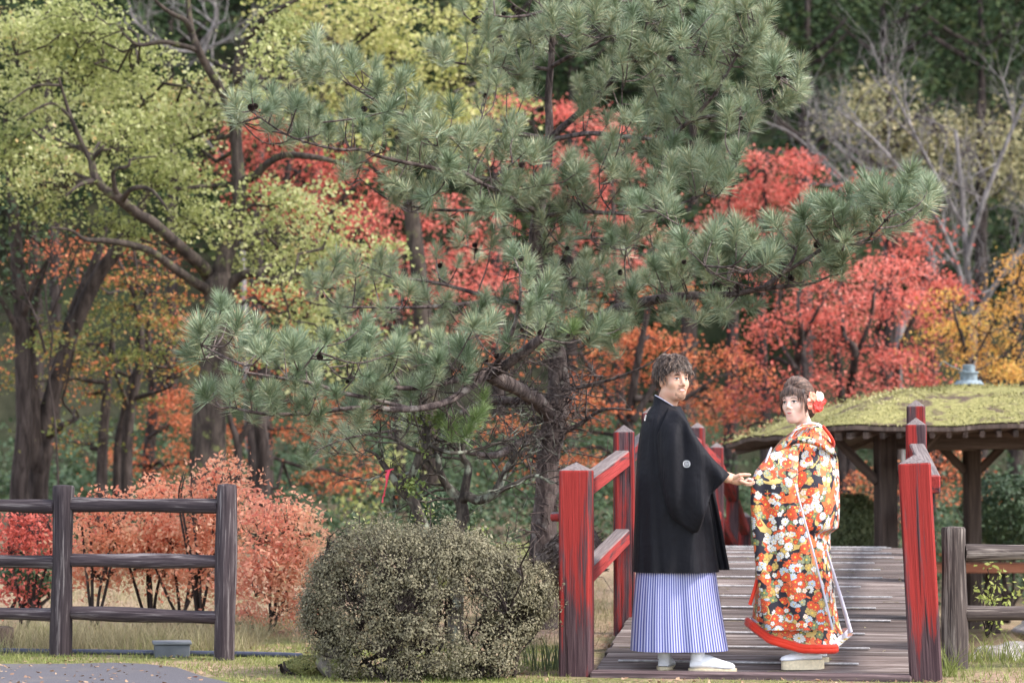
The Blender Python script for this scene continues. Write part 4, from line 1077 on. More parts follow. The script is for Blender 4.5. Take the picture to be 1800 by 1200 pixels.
# ------------------------------------------------------------------ dark wooded slope
HE = 'dark evergreens on the wooded slope'
def slope_tree(name, label, px, py, Y, rx, ry, mat, leaf, group=None, n=9, dens=.5, bark=None):
    k = Y / FPX
    T = Tree(name, gbase(px, Y), label, group)
    b = base_py(px, Y)
    st = [[(px, b, Y, .16), (px + rng.uniform(-8, 8), (b + py) / 2, Y, .12), (px + rng.uniform(-10, 10), py, Y, .07), (px, py - ry * .7, Y, .03)]]
    for _ in range(4):
        s_ = rng.choice([-1, 1]); h = rng.uniform(.0, .8)
        st.append([(px, py + ry * h, Y, .06), (px + s_ * rx * .4, py + ry * (h - .25), Y - .3, .045), (px + s_ * rx * .8, py + ry * (h - .6), Y - .5, .02)])
    stems(T, bark or M_bark_dark, st, sides=6)
    c = []
    for _ in range(n):
        a = rng.random() * 2 * PI; r = math.sqrt(rng.random()) * .75
        c.append((px + rx * r * math.cos(a), py + ry * r * math.sin(a), Y + rng.normal() * rx * k * .35, rx * rng.uniform(.26, .42), ry * rng.uniform(.2, .32)))
    T.crown(c, dens, leaf, 46, mat, .45, .75, asp=.6, dyf=.9)
    T.done(bark or M_bark_dark)
for (px, py, Y, rx, ry, lab) in [
    (1420, 60, 50, 90, 110, 'dark evergreen at the top just right of the pine crown'),
    (1560, 40, 53, 100, 90, 'dark evergreen at the top above the olive tree'),
    (1720, 60, 52, 110, 90, 'dark evergreen in the upper right corner'),
    (1420, 210, 46, 80, 90, 'dark green tree between the pine and the bare grey tree'),
    (1280, 330, 45, 80, 110, 'dark evergreen in shade behind the right side of the pine'),
    (1210, 80, 52, 100, 110, 'dark evergreen behind the top right of the pine crown'),
    (1000, 60, 52, 110, 110, 'dark evergreen behind the top of the pine trunk'),
    (880, 30, 50, 80, 90, 'dark evergreen behind the pine top, beside the yellow leaved tree'),
    (560, 30, 48, 80, 80, 'dark evergreen behind the gap at the top between the two yellow trees'),
    (300, 60, 54, 100, 90, 'dark tree on the slope in the gap of the yellow green crown'),
    (90, 60, 50, 120, 120, 'dark tree hidden behind the upper left yellow green leaves'),
    (60, 320, 45, 100, 120, 'dark tree behind the left edge below the yellow green crown'),
    (1210, 430, 42, 60, 90, 'narrow dark evergreen in shade left of the tall coral maple'),
    (1780, 420, 44, 90, 110, 'dark tree behind the bare grey branches at the right edge'),
    (1640, 500, 43, 80, 80, 'dark tree behind the lower bare grey branches')]:
    slope_tree('evergreen_tree', lab, px, py, Y, rx, ry, M_everg, .17, HE)
slope_tree('olive_tree', 'olive brown leafy tree behind the bare grey branches at upper right', 1560, 230, 42.5, 120, 105, M_olive, .10, None, 20, 1.0)
slope_tree('olive_tree', 'olive brown tree at the right edge, larger and higher than the golden maple', 1720, 260, 42, 130, 120, M_olive, .10, None, 20, .95)
slope_tree('olive_tree', 'grey green leafy tree on the slope left of the pine top', 450, 160, 42, 90, 90, M_olive, .11, None, 8, .4)
# the rest of the wood on the slope reads as one mass
mb = MB(); P_, N_ = [], []
for _ in range(1700):
    x = rng.uniform(-36, 42); y = rng.uniform(54, 86); h = rng.uniform(.5, 5.0)
    c = np.array((x, y, float(gz(x, y)) + h)); s = rng.uniform(1.0, 2.0)
    q = unit_in_ball(46) * (s, s, s * .7) + c
    P_.append(q); N_.append(rng.normal(size=(46, 3)) * .7 + (0, -.2, .8))
P_ = np.concatenate(P_); N_ = np.concatenate(N_)
rep = np.repeat(P_, 5, 0) + rng.normal(size=(len(P_) * 5, 3)) * .28
leaves(mb, rep, np.repeat(N_, 5, 0) + rng.normal(size=rep.shape) * .4, rng.uniform(.15, .3, len(rep)), .6)
tag(part('slope_wood', mb, M_everg), 'dark wood covering the slope behind all the trees', 'woodland', kind='stuff')
# undergrowth along the foot of the slope
def undergrowth(name, label, xs0, xs1, y0, y1, n, hmax, mat, leaf, spread):
    mb = MB(); x = rng.uniform(xs0, xs1, n); y = rng.uniform(y0, y1, n)
    c = np.stack([x, y, gz(x, y)], -1)
    hh = hmax * (.35 + .65 * np.clip(np.sin(x * 1.3 + y * .9) * .5 + .5 + rng.normal(size=n) * .15, 0, 1))
    q = np.repeat(c, 40, 0); m = len(q)
    o = rng.normal(size=(m, 3)) * (spread, spread, .0); o[:, 2] = rng.random(m) ** .7 * np.repeat(hh, 40)
    leaves(mb, q + o, rng.normal(size=(m, 3)) * .7 + (0, -.2, .7), rng.uniform(.6, 1.3, m) * leaf, .55)
    tag(part(name, mb, mat), label, 'undergrowth', kind='stuff')
undergrowth('undergrowth', 'dark green undergrowth along the foot of the wooded slope', -9, 10.5, 33, 44, 700, 1.5, M_dkgreen, .11, .35)
undergrowth('undergrowth', 'low dark shrubs and ferns beyond the pine and the bush', -5.5, 1.6, 25.5, 31, 230, .75, M_dkgreen, .075, .3)
undergrowth('undergrowth', 'dark shrubs beyond the bridge and the pavilion', 2.2, 8, 28, 33, 300, 1.2, M_dkgreen, .08, .3)
# ================================================================== people: signed distance modelling
class SDF:
    def __init__(s, lo, hi, res):
        s.lo = np.array(lo, float); s.res = res
        s.n = np.ceil((np.array(hi) - s.lo) / res).astype(int) + 1
        s.D = np.full(s.n, .08, np.float32)
    def _blk(s, lo, hi, pad):
        a = np.maximum(np.floor((np.array(lo) - pad - s.lo) / s.res).astype(int), 0)
        b = np.minimum(np.ceil((np.array(hi) + pad - s.lo) / s.res).astype(int) + 1, s.n)
        if (b <= a).any(): return None, None
        ax = [s.lo[k] + np.arange(a[k], b[k]) * s.res for k in range(3)]
        G = np.stack(np.meshgrid(*ax, indexing='ij'), -1)
        return (slice(a[0], b[0]), slice(a[1], b[1]), slice(a[2], b[2])), G
    def _merge(s, sl, d, k, sub=False):
        o = s.D[sl]; d = d.astype(np.float32)
        if sub:
            d = -d; h = np.clip(.5 - .5 * (o - d) / k, 0, 1); s.D[sl] = o * (1 - h) + d * h + k * h * (1 - h)
        else:
            h = np.clip(.5 + .5 * (d - o) / k, 0, 1); s.D[sl] = d * (1 - h) + o * h - k * h * (1 - h)
    def cap(s, a, b, ra, rb, k=.01, sub=False):
        a = np.array(a, float); b = np.array(b, float); r = max(ra, rb)
        sl, G = s._blk(np.minimum(a, b) - r, np.maximum(a, b) + r, k + .02)
        if sl is None: return
        ab = b - a; t = np.clip(((G - a) @ ab) / (ab @ ab + 1e-12), 0, 1)
        d = np.linalg.norm(G - a - t[..., None] * ab, axis=-1) - (ra + (rb - ra) * t)
        s._merge(sl, d, k, sub)
    def ell(s, c, r, R=None, k=.01, sub=False):
        c = np.array(c, float); r = np.array(r, float); R = np.eye(3) if R is None else R
        sl, G = s._blk(c - r.max(), c + r.max(), k + .02)
        if sl is None: return
        q = (G - c) @ R
        k0 = np.linalg.norm(q / r, axis=-1); k1 = np.linalg.norm(q / (r * r), axis=-1) + 1e-9
        s._merge(sl, k0 * (k0 - 1) / k1, k, sub)
    def chain(s, pts, rad, k=.006):
        for i in range(len(pts) - 1): s.cap(pts[i], pts[i + 1], rad[i], rad[i + 1], k)
    def mesh(s):
        D = s.D; ins = D < 0; n = np.array(D.shape) - 1
        cnt = np.zeros(n, np.int8)
        for i in (0, 1):
            for j in (0, 1):
                for k in (0, 1): cnt += ins[i:i + n[0], j:j + n[1], k:k + n[2]]
        act = (cnt > 0) & (cnt < 8); cells = np.argwhere(act)
        idx = np.full(n, -1, np.int64); idx[act] = np.arange(len(cells))
        off = np.array([(i, j, k) for i in (0, 1) for j in (0, 1) for k in (0, 1)])
        val = np.stack([D[tuple((cells + o).T)] for o in off], -1)
        acc = np.zeros((len(cells), 3)); w = np.zeros(len(cells))
        for a in range(8):
            for b in range(a + 1, 8):
                if np.abs(off[a] - off[b]).sum() != 1: continue
                va, vb = val[:, a], val[:, b]; m = (va < 0) != (vb < 0)
                t = np.where(m, va / np.where(np.abs(va - vb) < 1e-9, 1e-9, va - vb), 0)
                p = off[a] + t[:, None] * (off[b] - off[a])
                acc[m] += p[m]; w[m] += 1
        V = s.lo + (cells + acc / w[:, None]) * s.res
        Q = []
        for ax in range(3):
            o1, o2 = [(1, 2), (2, 0), (0, 1)][ax]
            sh = [slice(1, None)] * 3; A = [slice(1, -1)] * 3; A[ax] = slice(0, -1); B = [slice(1, -1)] * 3; B[ax] = slice(1, None)
            e = ins[tuple(A)] != ins[tuple(B)]; pos = np.argwhere(e)
            base = pos.copy(); 
            for o in (o1, o2): base[:, o] += 1
            fl = ins[tuple(base.T)]
            def cell(d1, d2):
                c = base.copy(); c[:, o1] -= d1; c[:, o2] -= d2; return idx[tuple(c.T)]
            q = np.stack([cell(1, 1), cell(0, 1), cell(0, 0), cell(1, 0)], -1)
            q[~fl] = q[~fl][:, ::-1]
            Q.append(q)
        Q = np.concatenate(Q); Q = Q[(Q >= 0).all(1)]
        return V, Q

def basis(f, tilt=0.0, pitch=0.0):
    """columns: lateral (to the figure's left as seen from the front = +x of the head), forward, up"""
    f = np.array(f, float); f /= np.linalg.norm(f); u = np.array((0, 0, 1.))
    r = np.cross(f, u); r /= np.linalg.norm(r)
    f2 = f * math.cos(pitch) + u * math.sin(pitch); u2 = np.cross(r, f2)
    r2 = r * math.cos(tilt) + u2 * math.sin(tilt); u3 = np.cross(r2, f2)
    return np.stack([r2, f2, u3], -1)

def head_sdf(S_, c, B, k, fem):
    """k scales an adult head of 0.225 m"""
    T = lambda p: c + B @ (np.array(p) * k)
    S_.ell(T((0, -.012, .036)), np.array((.074, .094, .083)) * k, B, .01)
    S_.ell(T((0, .024, -.03)), np.array((.0535 if fem else .060, .066, .082)) * k, B, .03)
    S_.ell(T((0, .042, -.072)), np.array((.034 if fem else .041, .038, .036)) * k, B, .025)
    S_.cap(T((-.007 if fem else -.012, .060, -.099)), T((.007 if fem else .012, .060, -.099)), .013 * k, .013 * k, .02)
    for s in (-1, 1):
        S_.ell(T((s * (.036 if fem else .04), .056, -.026)), np.array((.022, .02, .024)) * k, B, .02)
        S_.cap(T((s * .012, .08, .02)), T((s * .042, .066, .02)), .011 * k, .009 * k, .014)
        S_.ell(T((s * .031, .096, .0)), np.array((.016, .017, .011)) * k, B, .01, True)
        S_.ell(T((s * .03, .074, -.001)), np.array((.0125, .0125, .0115)) * k, B, .004)
        S_.ell(T((s * .0125, .092, -.036)), np.array((.0065 if fem else .0085, .009, .007)) * k, B, .006)
        S_.ell(T((s * .074, -.008, -.012)), np.array((.011, .02, .032)) * k, B, .004)
        S_.cap(T((s * (.042 if fem else .048), -.005, -.066 if fem else -.07)), T((s * .016, .056, -.095)), .017 * k, .013 * k, .025)
    S_.cap(T((0, .084, .012)), T((0, .102, -.026)), .006 * k, (.0082 if fem else .0105) * k, .012)
    S_.cap(T((-.016, .081, -.057)), T((.016, .081, -.057)), .0068 * k, .0068 * k, .008)
    S_.cap(T((-.012, .080, -.068)), T((.012, .080, -.068)), .0075 * k, .0075 * k, .008)
    return T

class Proj:
    """lays flat print (eyes, brows, lips, crest) onto a surface"""
    def __init__(s, V, Q): s.b = BVHTree.FromPolygons([Vector(v) for v in V], [list(map(int, q)) for q in Q])
    def patch(s, mb, O, X, Yv, d, outline, lift=.0009, rings=4):
        o = np.array(outline, float); c = o.mean(0); n = len(o); P2 = []
        for r in range(rings):
            P2 += list(c + (o - c) * (1 - r / rings))
        P2.append(c); W = []
        d = np.array(d, float)
        for (x, y) in P2:
            p = O + X * x + Yv * y
            h = s.b.ray_cast(Vector(p - d * .3), Vector(d), .8)
            W.append(np.array(h[0]) - d * lift if h[0] is not None else p)
        F = [(r * n + j, r * n + (j + 1) % n, r * n + n + (j + 1) % n, r * n + n + j) for r in range(rings - 1) for j in range(n)]
        if F: mb.add(W, F)
        else: mb.v.append(np.array(W)); mb.n += len(W)
        mb.t.append(np.array([((rings - 1) * n + j, (rings - 1) * n + (j + 1) % n, rings * n) for j in range(n)]) + mb.n - len(W))

def oval(cx, cy, rx, ry, n=14, pw=1.0, rot=0.0):
    a = np.arange(n) * 2 * PI / n; x = np.cos(a) * rx; y = np.sign(np.sin(a)) * np.abs(np.sin(a)) ** pw * ry
    return np.stack([cx + x * math.cos(rot) - y * math.sin(rot), cy + x * math.sin(rot) + y * math.cos(rot)], -1)
def arc(pts, w):
    c = catmull(np.array([(*p, 0) for p in pts]), 9)[:, :2]; t = np.gradient(c, axis=0); t /= np.linalg.norm(t, axis=1, keepdims=True)
    nrm = np.stack([-t[:, 1], t[:, 0]], -1); ww = (w * np.sin(np.linspace(.25, PI - .15, 9)))[:, None]
    return np.vstack([c + nrm * ww, (c - nrm * ww)[::-1]])

def skin_mat(name, col, red):
    m, t, out = newmat(name); n = N(t)
    co = n.node('TexCoord').outputs['Object']
    a = n.noise(co, 28, 3, .5); b = n.noise(co, 260, 2)
    c = n.mix(n.smooth(a, .35, .7), col, red)
    p = n.bsdf(out, c, .5, n.bump(b, .12, .001), .35)
    p.inputs['Subsurface Weight'].default_value = .12; p.inputs['Subsurface Radius'].default_value = (.012, .005, .003); p.inputs['Subsurface Scale'].default_value = .6
    return m
M_skin_m = skin_mat('skin_tanned', (.53, .32, .23), (.56, .29, .21))
M_skin_f = skin_mat('skin_fair', (.74, .52, .43), (.76, .46, .38))
M_eyew = plain_mat('eye_white', (.75, .72, .70), .25, .5, .03)
M_iris = plain_mat('iris', (.018, .010, .008), .15, .6, .05)
M_lash = plain_mat('lash', (.015, .010, .010), .6, .2, .05)
M_brow = plain_mat('brow', (.05, .03, .022), .8, .1, .1)
M_lip_m = plain_mat('lip', (.43, .19, .15), .45, .4, .08)
M_lip_f = plain_mat('lip_red', (.56, .14, .13), .35, .5, .06)
M_teeth = plain_mat('teeth', (.78, .74, .70), .3, .5, .03)
M_beard = plain_mat('stubble', (.27, .16, .115), .8, .1, .22, 300, .3)
def hair_mat(name, a, b, c):
    m, t, out = newmat(name); n = N(t)
    g = n.node('NewGeometry').outputs['Random Per Island']
    n.bsdf(out, n.ramp(g, [(0, a), (.6, b), (1, c)]), .42, None, .45)
    return m
M_hair_m = hair_mat('hair_brown', (.022, .014, .012), (.07, .045, .036), (.26, .18, .14))
M_hair_f = hair_mat('hair_dark_brown', (.035, .02, .016), (.10, .056, .042), (.27, .16, .12))

def cloth_mat(name, col, rough=.75, sheen=.25, weave=900):
    m, t, out = newmat(name); n = N(t)
    co = n.node('TexCoord').outputs['Object']
    a = n.noise(co, weave, 2); b = n.noise(co, 6, 3)
    dk = tuple(x * .8 for x in col)
    cr = n.noise(n.vmul(co, (7, 7, 1.6)), 1, 3, .5, .8)
    n.bsdf(out, n.mix(b, dk, col), rough, n.bump(n.math('ADD', n.math('MULTIPLY', a, .05), n.math('ADD', b, n.math('MULTIPLY', cr, 1.6))), .5, .03), .16, Sheen_Weight=sheen)
    return m
M_haori = cloth_mat('black_silk', (.0058, .0055, .009), .62, .02)
M_white = cloth_mat('white_cotton', (.80, .79, .82), .8, .2)
M_redsilk = cloth_mat('red_silk', (.72, .045, .02), .45, .2)
M_lavender = cloth_mat('pale_lining', (.60, .57, .68), .6, .2)
M_sole = plain_mat('sandal_sole', (.62, .52, .36), .6, .3, .12, 60)
def stripe_mat():
    m, t, out = newmat('striped_hakama'); n = N(t)
    uv = n.node('UVMap').outputs[0]; sp = n.node('SeparateXYZ'); n.put(sp.inputs[0], uv)
    f = n.math('FRACT', n.math('DIVIDE', sp.outputs[0], .0135))
    s = n.smooth(n.math('ABSOLUTE', n.math('SUBTRACT', f, .5)), .2, .28)
    f2 = n.math('ABSOLUTE', n.math('SUBTRACT', f, .5))
    c = n.mix(s, (.38, .38, .56), (.055, .064, .25))
    n.bsdf(out, c, .55, None, .35, Sheen_Weight=.15)
    return m
M_stripe = stripe_mat()

def kimono_mat():
    m, t, out = newmat('flowered_kimono'); n = N(t)
    uv = n.node('UVMap').outputs[0]
    wob = n.node('TexNoise'); n.put(wob.inputs['Vector'], uv); wob.inputs['Scale'].default_value = 9
    big = n.noise(uv, 5.5, 2, .5, 1.0); big2 = n.noise(n.vadd(uv, (3.1, 1.7, 0)), 6, 2, .5, 1.4); big3 = n.noise(n.vadd(uv, (7.7, 5.2, 0)), 5, 2, .5, 1.6)
    fine = n.noise(n.vmul(uv, (60, 160, 1)), 1, 2)
    base = (.012, .010, .022)
    c = n.mix(n.smooth(big3, .54, .55), base, n.mix(fine, (.42, .27, .06), (.68, .50, .2)))
    c = n.mix(n.smooth(big2, .555, .565), c, n.mix(fine, (.62, .09, .03), (.75, .2, .06)))
    # leaves: small green grey and gold shapes
    def flowers(c, scale, off, npet, R, cols, dens, rnd=.85, region=None, centre=(.65, .42, .06), seed=0):
        v = n.vadd(n.vmul(uv, (scale, scale, 0)), (off, off * .37, 0))
        vo = n.node('TexVoronoi', voronoi_dimensions='2D'); n.put(vo.inputs['Vector'], v); vo.inputs['Scale'].default_value = 1; vo.inputs['Randomness'].default_value = rnd
        d = n.node('VectorMath', operation='SUBTRACT'); n.put(d.inputs[0], v); n.put(d.inputs[1], vo.outputs['Position'])
        sp = n.node('SeparateXYZ'); n.put(sp.inputs[0], d.outputs[0])
        ang = n.math('ARCTAN2', sp.outputs[1], sp.outputs[0])
        rr = n.node('VectorMath', operation='LENGTH'); n.put(rr.inputs[0], d.outputs[0]); r = rr.outputs['Value']
        cs = n.node('SeparateColor'); n.put(cs.inputs[0], vo.outputs['Color'])
        a = n.math('ADD', ang, n.math('MULTIPLY', cs.outputs[1], 6.28))
        pet = n.math('ABSOLUTE', n.math('COSINE', n.math('MULTIPLY', a, npet / 2)))
        lim = n.math('MULTIPLY', n.math('ADD', .78, n.math('MULTIPLY', pet, .22)), n.math('MULTIPLY', n.math('ADD', .75, n.math('MULTIPLY', cs.outputs[2], .35)), R))
        q = n.math('DIVIDE', r, lim)
        col = n.ramp(cs.outputs[0], cols, 'CONSTANT')
        dark = n.mix(1.0, col, (.55, .45, .42), 'MULTIPLY')
        col = n.mix(n.math('MULTIPLY', n.smooth(pet, .45, .1), n.smooth(q, .25, .5)), col, dark)
        col = n.mix(n.smooth(q, .27, .2), col, centre)
        mask = n.math('MULTIPLY', n.smooth(q, 1.02, .96), n.math('LESS_THAN', cs.outputs[1], dens))
        rim = n.math('MULTIPLY', n.smooth(q, 1.16, 1.08), n.math('LESS_THAN', cs.outputs[1], dens))
        if region is not None: mask = n.math('MULTIPLY', mask, region); rim = n.math('MULTIPLY', rim, region)
        c = n.mix(rim, c, (.10, .06, .03))
        return n.mix(mask, c, col)
    reg = n.smooth(big, .46, .475); reg2 = n.smooth(big, .455, .47)
    W = (.60, .60, .60); OR = (.62, .075, .025); BL = (.42, .48, .56); GD = (.46, .32, .10); GN = (.16, .2, .1); PK = (.62, .3, .2)
    c = flowers(c, 22, 3.3, 5, .52, [(0, GN), (.35, GD), (.55, (.3, .32, .22)), (.75, OR)], .62)
    c = flowers(c, 20, 9.1, 10, .50, [(0, W), (.22, OR), (.58, BL), (.72, GD), (.82, W), (.9, OR)], .92, .8, reg2)
    c = flowers(c, 18, 20.4, 12, .44, [(0, OR), (.4, BL), (.62, W), (.85, OR)], .48, .8, reg)
    c = flowers(c, 27, 41.7, 5, .45, [(0, W), (.45, OR), (.8, (.82, .6, .5))], .3, .9, None)
    g = n.math('MULTIPLY', n.smooth(n.noise(n.vmul(uv, (25, 70, 1)), 1, 3, .6, 1.5), .66, .68), n.smooth(big3, .5, .52))
    c = n.mix(g, c, (.6, .44, .14))
    n.bsdf(out, c, .5, n.bump(fine, .15, .004), .35, Sheen_Weight=.1)
    return m
M_kimono = kimono_mat()

def loft(mb, rings, uvs=None, closed=True, capb=False, capt=False):
    R = np.array(rings); m, n, _ = R.shape
    n0 = mb.n; i, j = np.meshgrid(np.arange(m - 1), np.arange(n if closed else n - 1), indexing='ij'); k = (j + 1) % n
    F = np.stack([i * n + j, i * n + k, (i + 1) * n + k, (i + 1) * n + j], -1).reshape(-1, 4)
    mb.add(R.reshape(-1, 3), F, uvs)
    for fl, row in ((capt, m - 1), (capb, 0)):
        if fl:
            c = np.vstack([R[row], R[row].mean(0)[None]]); jj = np.arange(n); kk = (jj + 1) % n
            mb.add(c, np.stack([jj, kk, np.full(n, n)] if row else [kk, jj, np.full(n, n)], -1), None if uvs is None else np.zeros((n + 1, 2)))

def robe(rows, Yc, ang_n=72, fold=None, zfun=None, pw=2.4, uscale=.25, usub=5):
    """rows: (py, px left, px right, half depth, depth offset). Rings from the top row to the bottom one"""
    rows = np.array(rows, float); t = np.linspace(0, len(rows) - 1, (len(rows) - 1) * usub + 1)
    r = np.stack([np.interp(t, np.arange(len(rows)), rows[:, k]) for k in range(5)], -1)
    if len(rows) > 3:
        for k in (1, 2, 3): # soften the outline
            r[1:-1, k] = .25 * r[:-2, k] + .5 * r[1:-1, k] + .25 * r[2:, k]
    a = np.arange(ang_n) * 2 * PI / ang_n; out = []; uv = []
    for i, (py, xl, xr, b, dy) in enumerate(r):
        A, B_ = P(xl, py, Yc), P(xr, py, Yc); c = (A + B_) / 2; w = (B_[0] - A[0]) / 2
        ca, sa = np.cos(a), np.sin(a)
        x = np.sign(ca) * np.abs(ca) ** (2 / pw); y = np.sign(sa) * np.abs(sa) ** (2 / pw)
        h = i / (len(r) - 1)
        f = 1 + (fold(a, h) if fold else 0)
        R = np.stack([c[0] + w * x * (1 + (f - 1) * np.abs(sa)), c[1] + dy + b * y * f, np.full(ang_n, c[2])], -1)
        if zfun is not None: R = zfun(R, h)
        out.append(R); uv.append(np.stack([a * uscale, R[:, 2]], -1))
    return np.array(out), np.concatenate(uv)

def finger(S_, pts, r0, r1, k=.0035):
    n = len(pts); S_.chain([np.array(p) for p in pts], np.linspace(r0, r1, n), k)

# ------------------------------------------------------------------ the man
YM = 13.33
mf = P(1195, 1172, YM)
man = thing('person', (mf[0], YM, deck_z(.12)), 'person in a black crested jacket over blue striped hakama, turning to look back', 'person')
H = lambda px, py, dy=0.0: P(px, py, YM + dy)
Bm = basis((math.sin(math.radians(29)), -math.cos(math.radians(29)), 0), .02, .02)
hc = H(1184, 667, .0)
S_ = SDF(H(1095, 1178, -.42), H(1340, 612, .36), .0042)
T = head_sdf(S_, hc, Bm, .985, False)
S_.cap(T((0, -.02, -.05)), H(1168, 722, .02), .053, .060, .03)
S_.cap(H(1160, 742, .02), H(1178, 745, .02), .07, .07, .04)
for (py, px, rx, rz) in ((775, 1168, .11, .14), (850, 1176, .12, .2), (940, 1182, .14, .18)):
    S_.ell(H(px, py, .02), (rx, .12, rz), None, .05)
for px, dy in ((1164, .0), (1222, -.105)):   # legs under the hakama
    S_.cap(H(1178 + (px - 1193) * .3, 960, dy * .5), H(1185 + (px - 1193) * .6, 1060, dy * .8), .07, .05, .03); S_.cap(H(1185 + (px - 1193) * .6, 1060, dy * .8), H(px + 4, 1142, dy), .05, .03, .02)
S_.cap(H(1178, 752, -.1), H(1224, 812, -.2), .045, .036, .03); S_.cap(H(1224, 812, -.2), H(1279, 840, -.215), .036, .027, .02)
S_.cap(H(1160, 752, .1), H(1172, 830, .2), .042, .036, .03); S_.cap(H(1165, 830, .2), H(1215, 870, .2), .04, .03, .02)
# right hand reaching out, palm up with the thumb on top
S_.cap(H(1277, 837, -.19), H(1287, 841, -.19), .026, .027, .012)
S_.ell(H(1297, 844, -.19), (.036, .022, .026), rotz(0), .014)
for (dy, y0, L, dz) in ((-.03, 846, 1.0, 0), (-.012, 847, 1.12, 1), (.006, 847, 1.05, 1), (.022, 846, .85, 0)):
    finger(S_, [H(1302, y0 - 1, -.19 + dy), H(1311 + 1 * L, y0 + 3 + dz, -.19 + dy), H(1311 + 8 * L, y0 + 4 + dz, -.19 + dy), H(1311 + 14 * L, y0 + 1 + dz, -.19 + dy)], .0098, .0075)
finger(S_, [H(1290, 839, -.215), H(1300, 835, -.225), H(1309, 834, -.222), H(1318, 834, -.215)], .0125, .008)
# left hand hidden inside the sleeve
S_.ell(H(1222, 874, .2), (.035, .02, .03), None, .01)
for q in range(4): finger(S_, [H(1226, 872 + q * 5, .2), H(1238, 873 + q * 5, .19), H(1246, 876 + q * 5, .17)], .0095, .0075)
finger(S_, [H(1220, 866, .18), H(1230, 866, .165), H(1236, 870, .155)], .011, .008)
V, Q = S_.mesh()
mb = MB(); mb.add(V, Q); body = part('body', mb, M_skin_m, man)
pj = Proj(V, Q); fx, ff, fu = Bm[:, 0] * .985, Bm[:, 1], Bm[:, 2] * .985; fd = -ff
def face(pj, O, fem, parent, lipm, gaze=0.0):
    e = MB(); i_ = MB(); l_ = MB(); b_ = MB(); m_ = MB(); t_ = MB()
    for s in (-1, 1):
        ex = s * .0305
        pj.patch(e, O, fx, fu, fd, oval(ex, .0003, .0138, .0062 if fem else .0042, 14, 1.2))
        pj.patch(i_, O, fx, fu, fd, oval(ex + gaze, .0006, .0064, .0064 if fem else .0047, 12), .0016)
        pj.patch(l_, O, fx, fu, fd, arc([(ex - .0155, .0005), (ex - .007, .0062), (ex + .006, .0066), (ex + .0155, .001)], .0017 if fem else .0012), .0022)
        by = .0195 if fem else .0175
        pj.patch(b_, O, fx, fu, fd, arc([(ex - s * .017, by - .001), (ex, by + .004), (ex + s * .017, by - .0015)] if s > 0 else [(ex + .017, by - .001), (ex, by + .004), (ex - .017, by - .0015)], .0022 if fem else .0036), .0014)
    w = .0175 if fem else .024
    up = np.array([(-w, -.0575), (-w * .5, -.0565), (-.004, -.0545), (0, -.0555), (.004, -.0545), (w * .5, -.0565), (w, -.0575), (w * .55, -.0695), (0, -.0745), (-w * .55, -.0695)])
    if fem: up = np.array([(-w, -.0585), (-w * .5, -.0578), (-.003, -.0562), (0, -.0572), (.003, -.0562), (w * .5, -.0578), (w, -.0585), (w * .55, -.0652), (0, -.0678), (-w * .55, -.0652)])
    pj.patch(m_, O, fx, fu, fd, up, .0012)
    pj.patch(t_, O, fx, fu, fd, np.array([(-w * .62, -.0600), (0, -.0612), (w * .62, -.0600), (w * .4, -.0642), (0, -.0656), (-w * .4, -.0642)]), .002)
    for nm, q, m in (('eye', e, M_eyew), ('iris', i_, M_iris), ('eyelash', l_, M_lash), ('eyebrow', b_, M_brow), ('lips', m_, lipm), ('teeth', t_, M_teeth)):
        if fem and nm == 'teeth': continue
        part(nm, q, m, parent)
face(pj, hc, False, body, M_lip_m, .002)
mb = MB()
pj.patch(mb, hc, fx, fu, fd, np.array([(-.030, -.064), (-.022, -.050), (-.006, -.0455), (.006, -.0455), (.022, -.050), (.030, -.064), (.022, -.0555), (0, -.0520), (-.022, -.0555)]), .0014, 5)
pj.patch(mb, hc, fx, fu, fd, np.array([(-.034, -.078), (-.016, -.084), (0, -.080), (.016, -.084), (.034, -.078), (.036, -.094), (.022, -.108), (0, -.113), (-.022, -.108), (-.036, -.094)]), .0016, 7)
part('beard', mb, M_beard, body)

# hair: a cap and many wavy locks
def lock(mb, p, r, n=9, sides=4):
    c = catmull(p, n); tube(mb, c, r * np.sin(np.linspace(.5, PI - .12, n)) ** .7, sides, False)
def scalp(theta, phi, k, grow=0.0):
    # direction on the skull in head coordinates: phi from straight up, theta round from the front
    d = np.array((math.sin(phi) * math.sin(theta), math.sin(phi) * math.cos(theta), math.cos(phi)))
    return d * (np.array((.077, .097, .086)) + grow) * k + np.array((0, -.012, .036)) * k, d
mb = MB(); S2 = SDF(hc - .16, hc + .17, .005)
S2.ell(T((0, -.02, .044)), np.array((.082, .098, .088)), Bm, .01)
S2.ell(T((0, -.045, .0)), np.array((.072, .07, .085)), Bm, .02)
S2.ell(T((0, .10, -.02)), np.array((.075, .078, .075)), Bm, .01, True)
for s in (-1, 1): S2.ell(T((s * .08, .035, -.03)), np.array((.03, .04, .05)), Bm, .01, True)
hv, hq = S2.mesh(); mb.add(hv, hq)
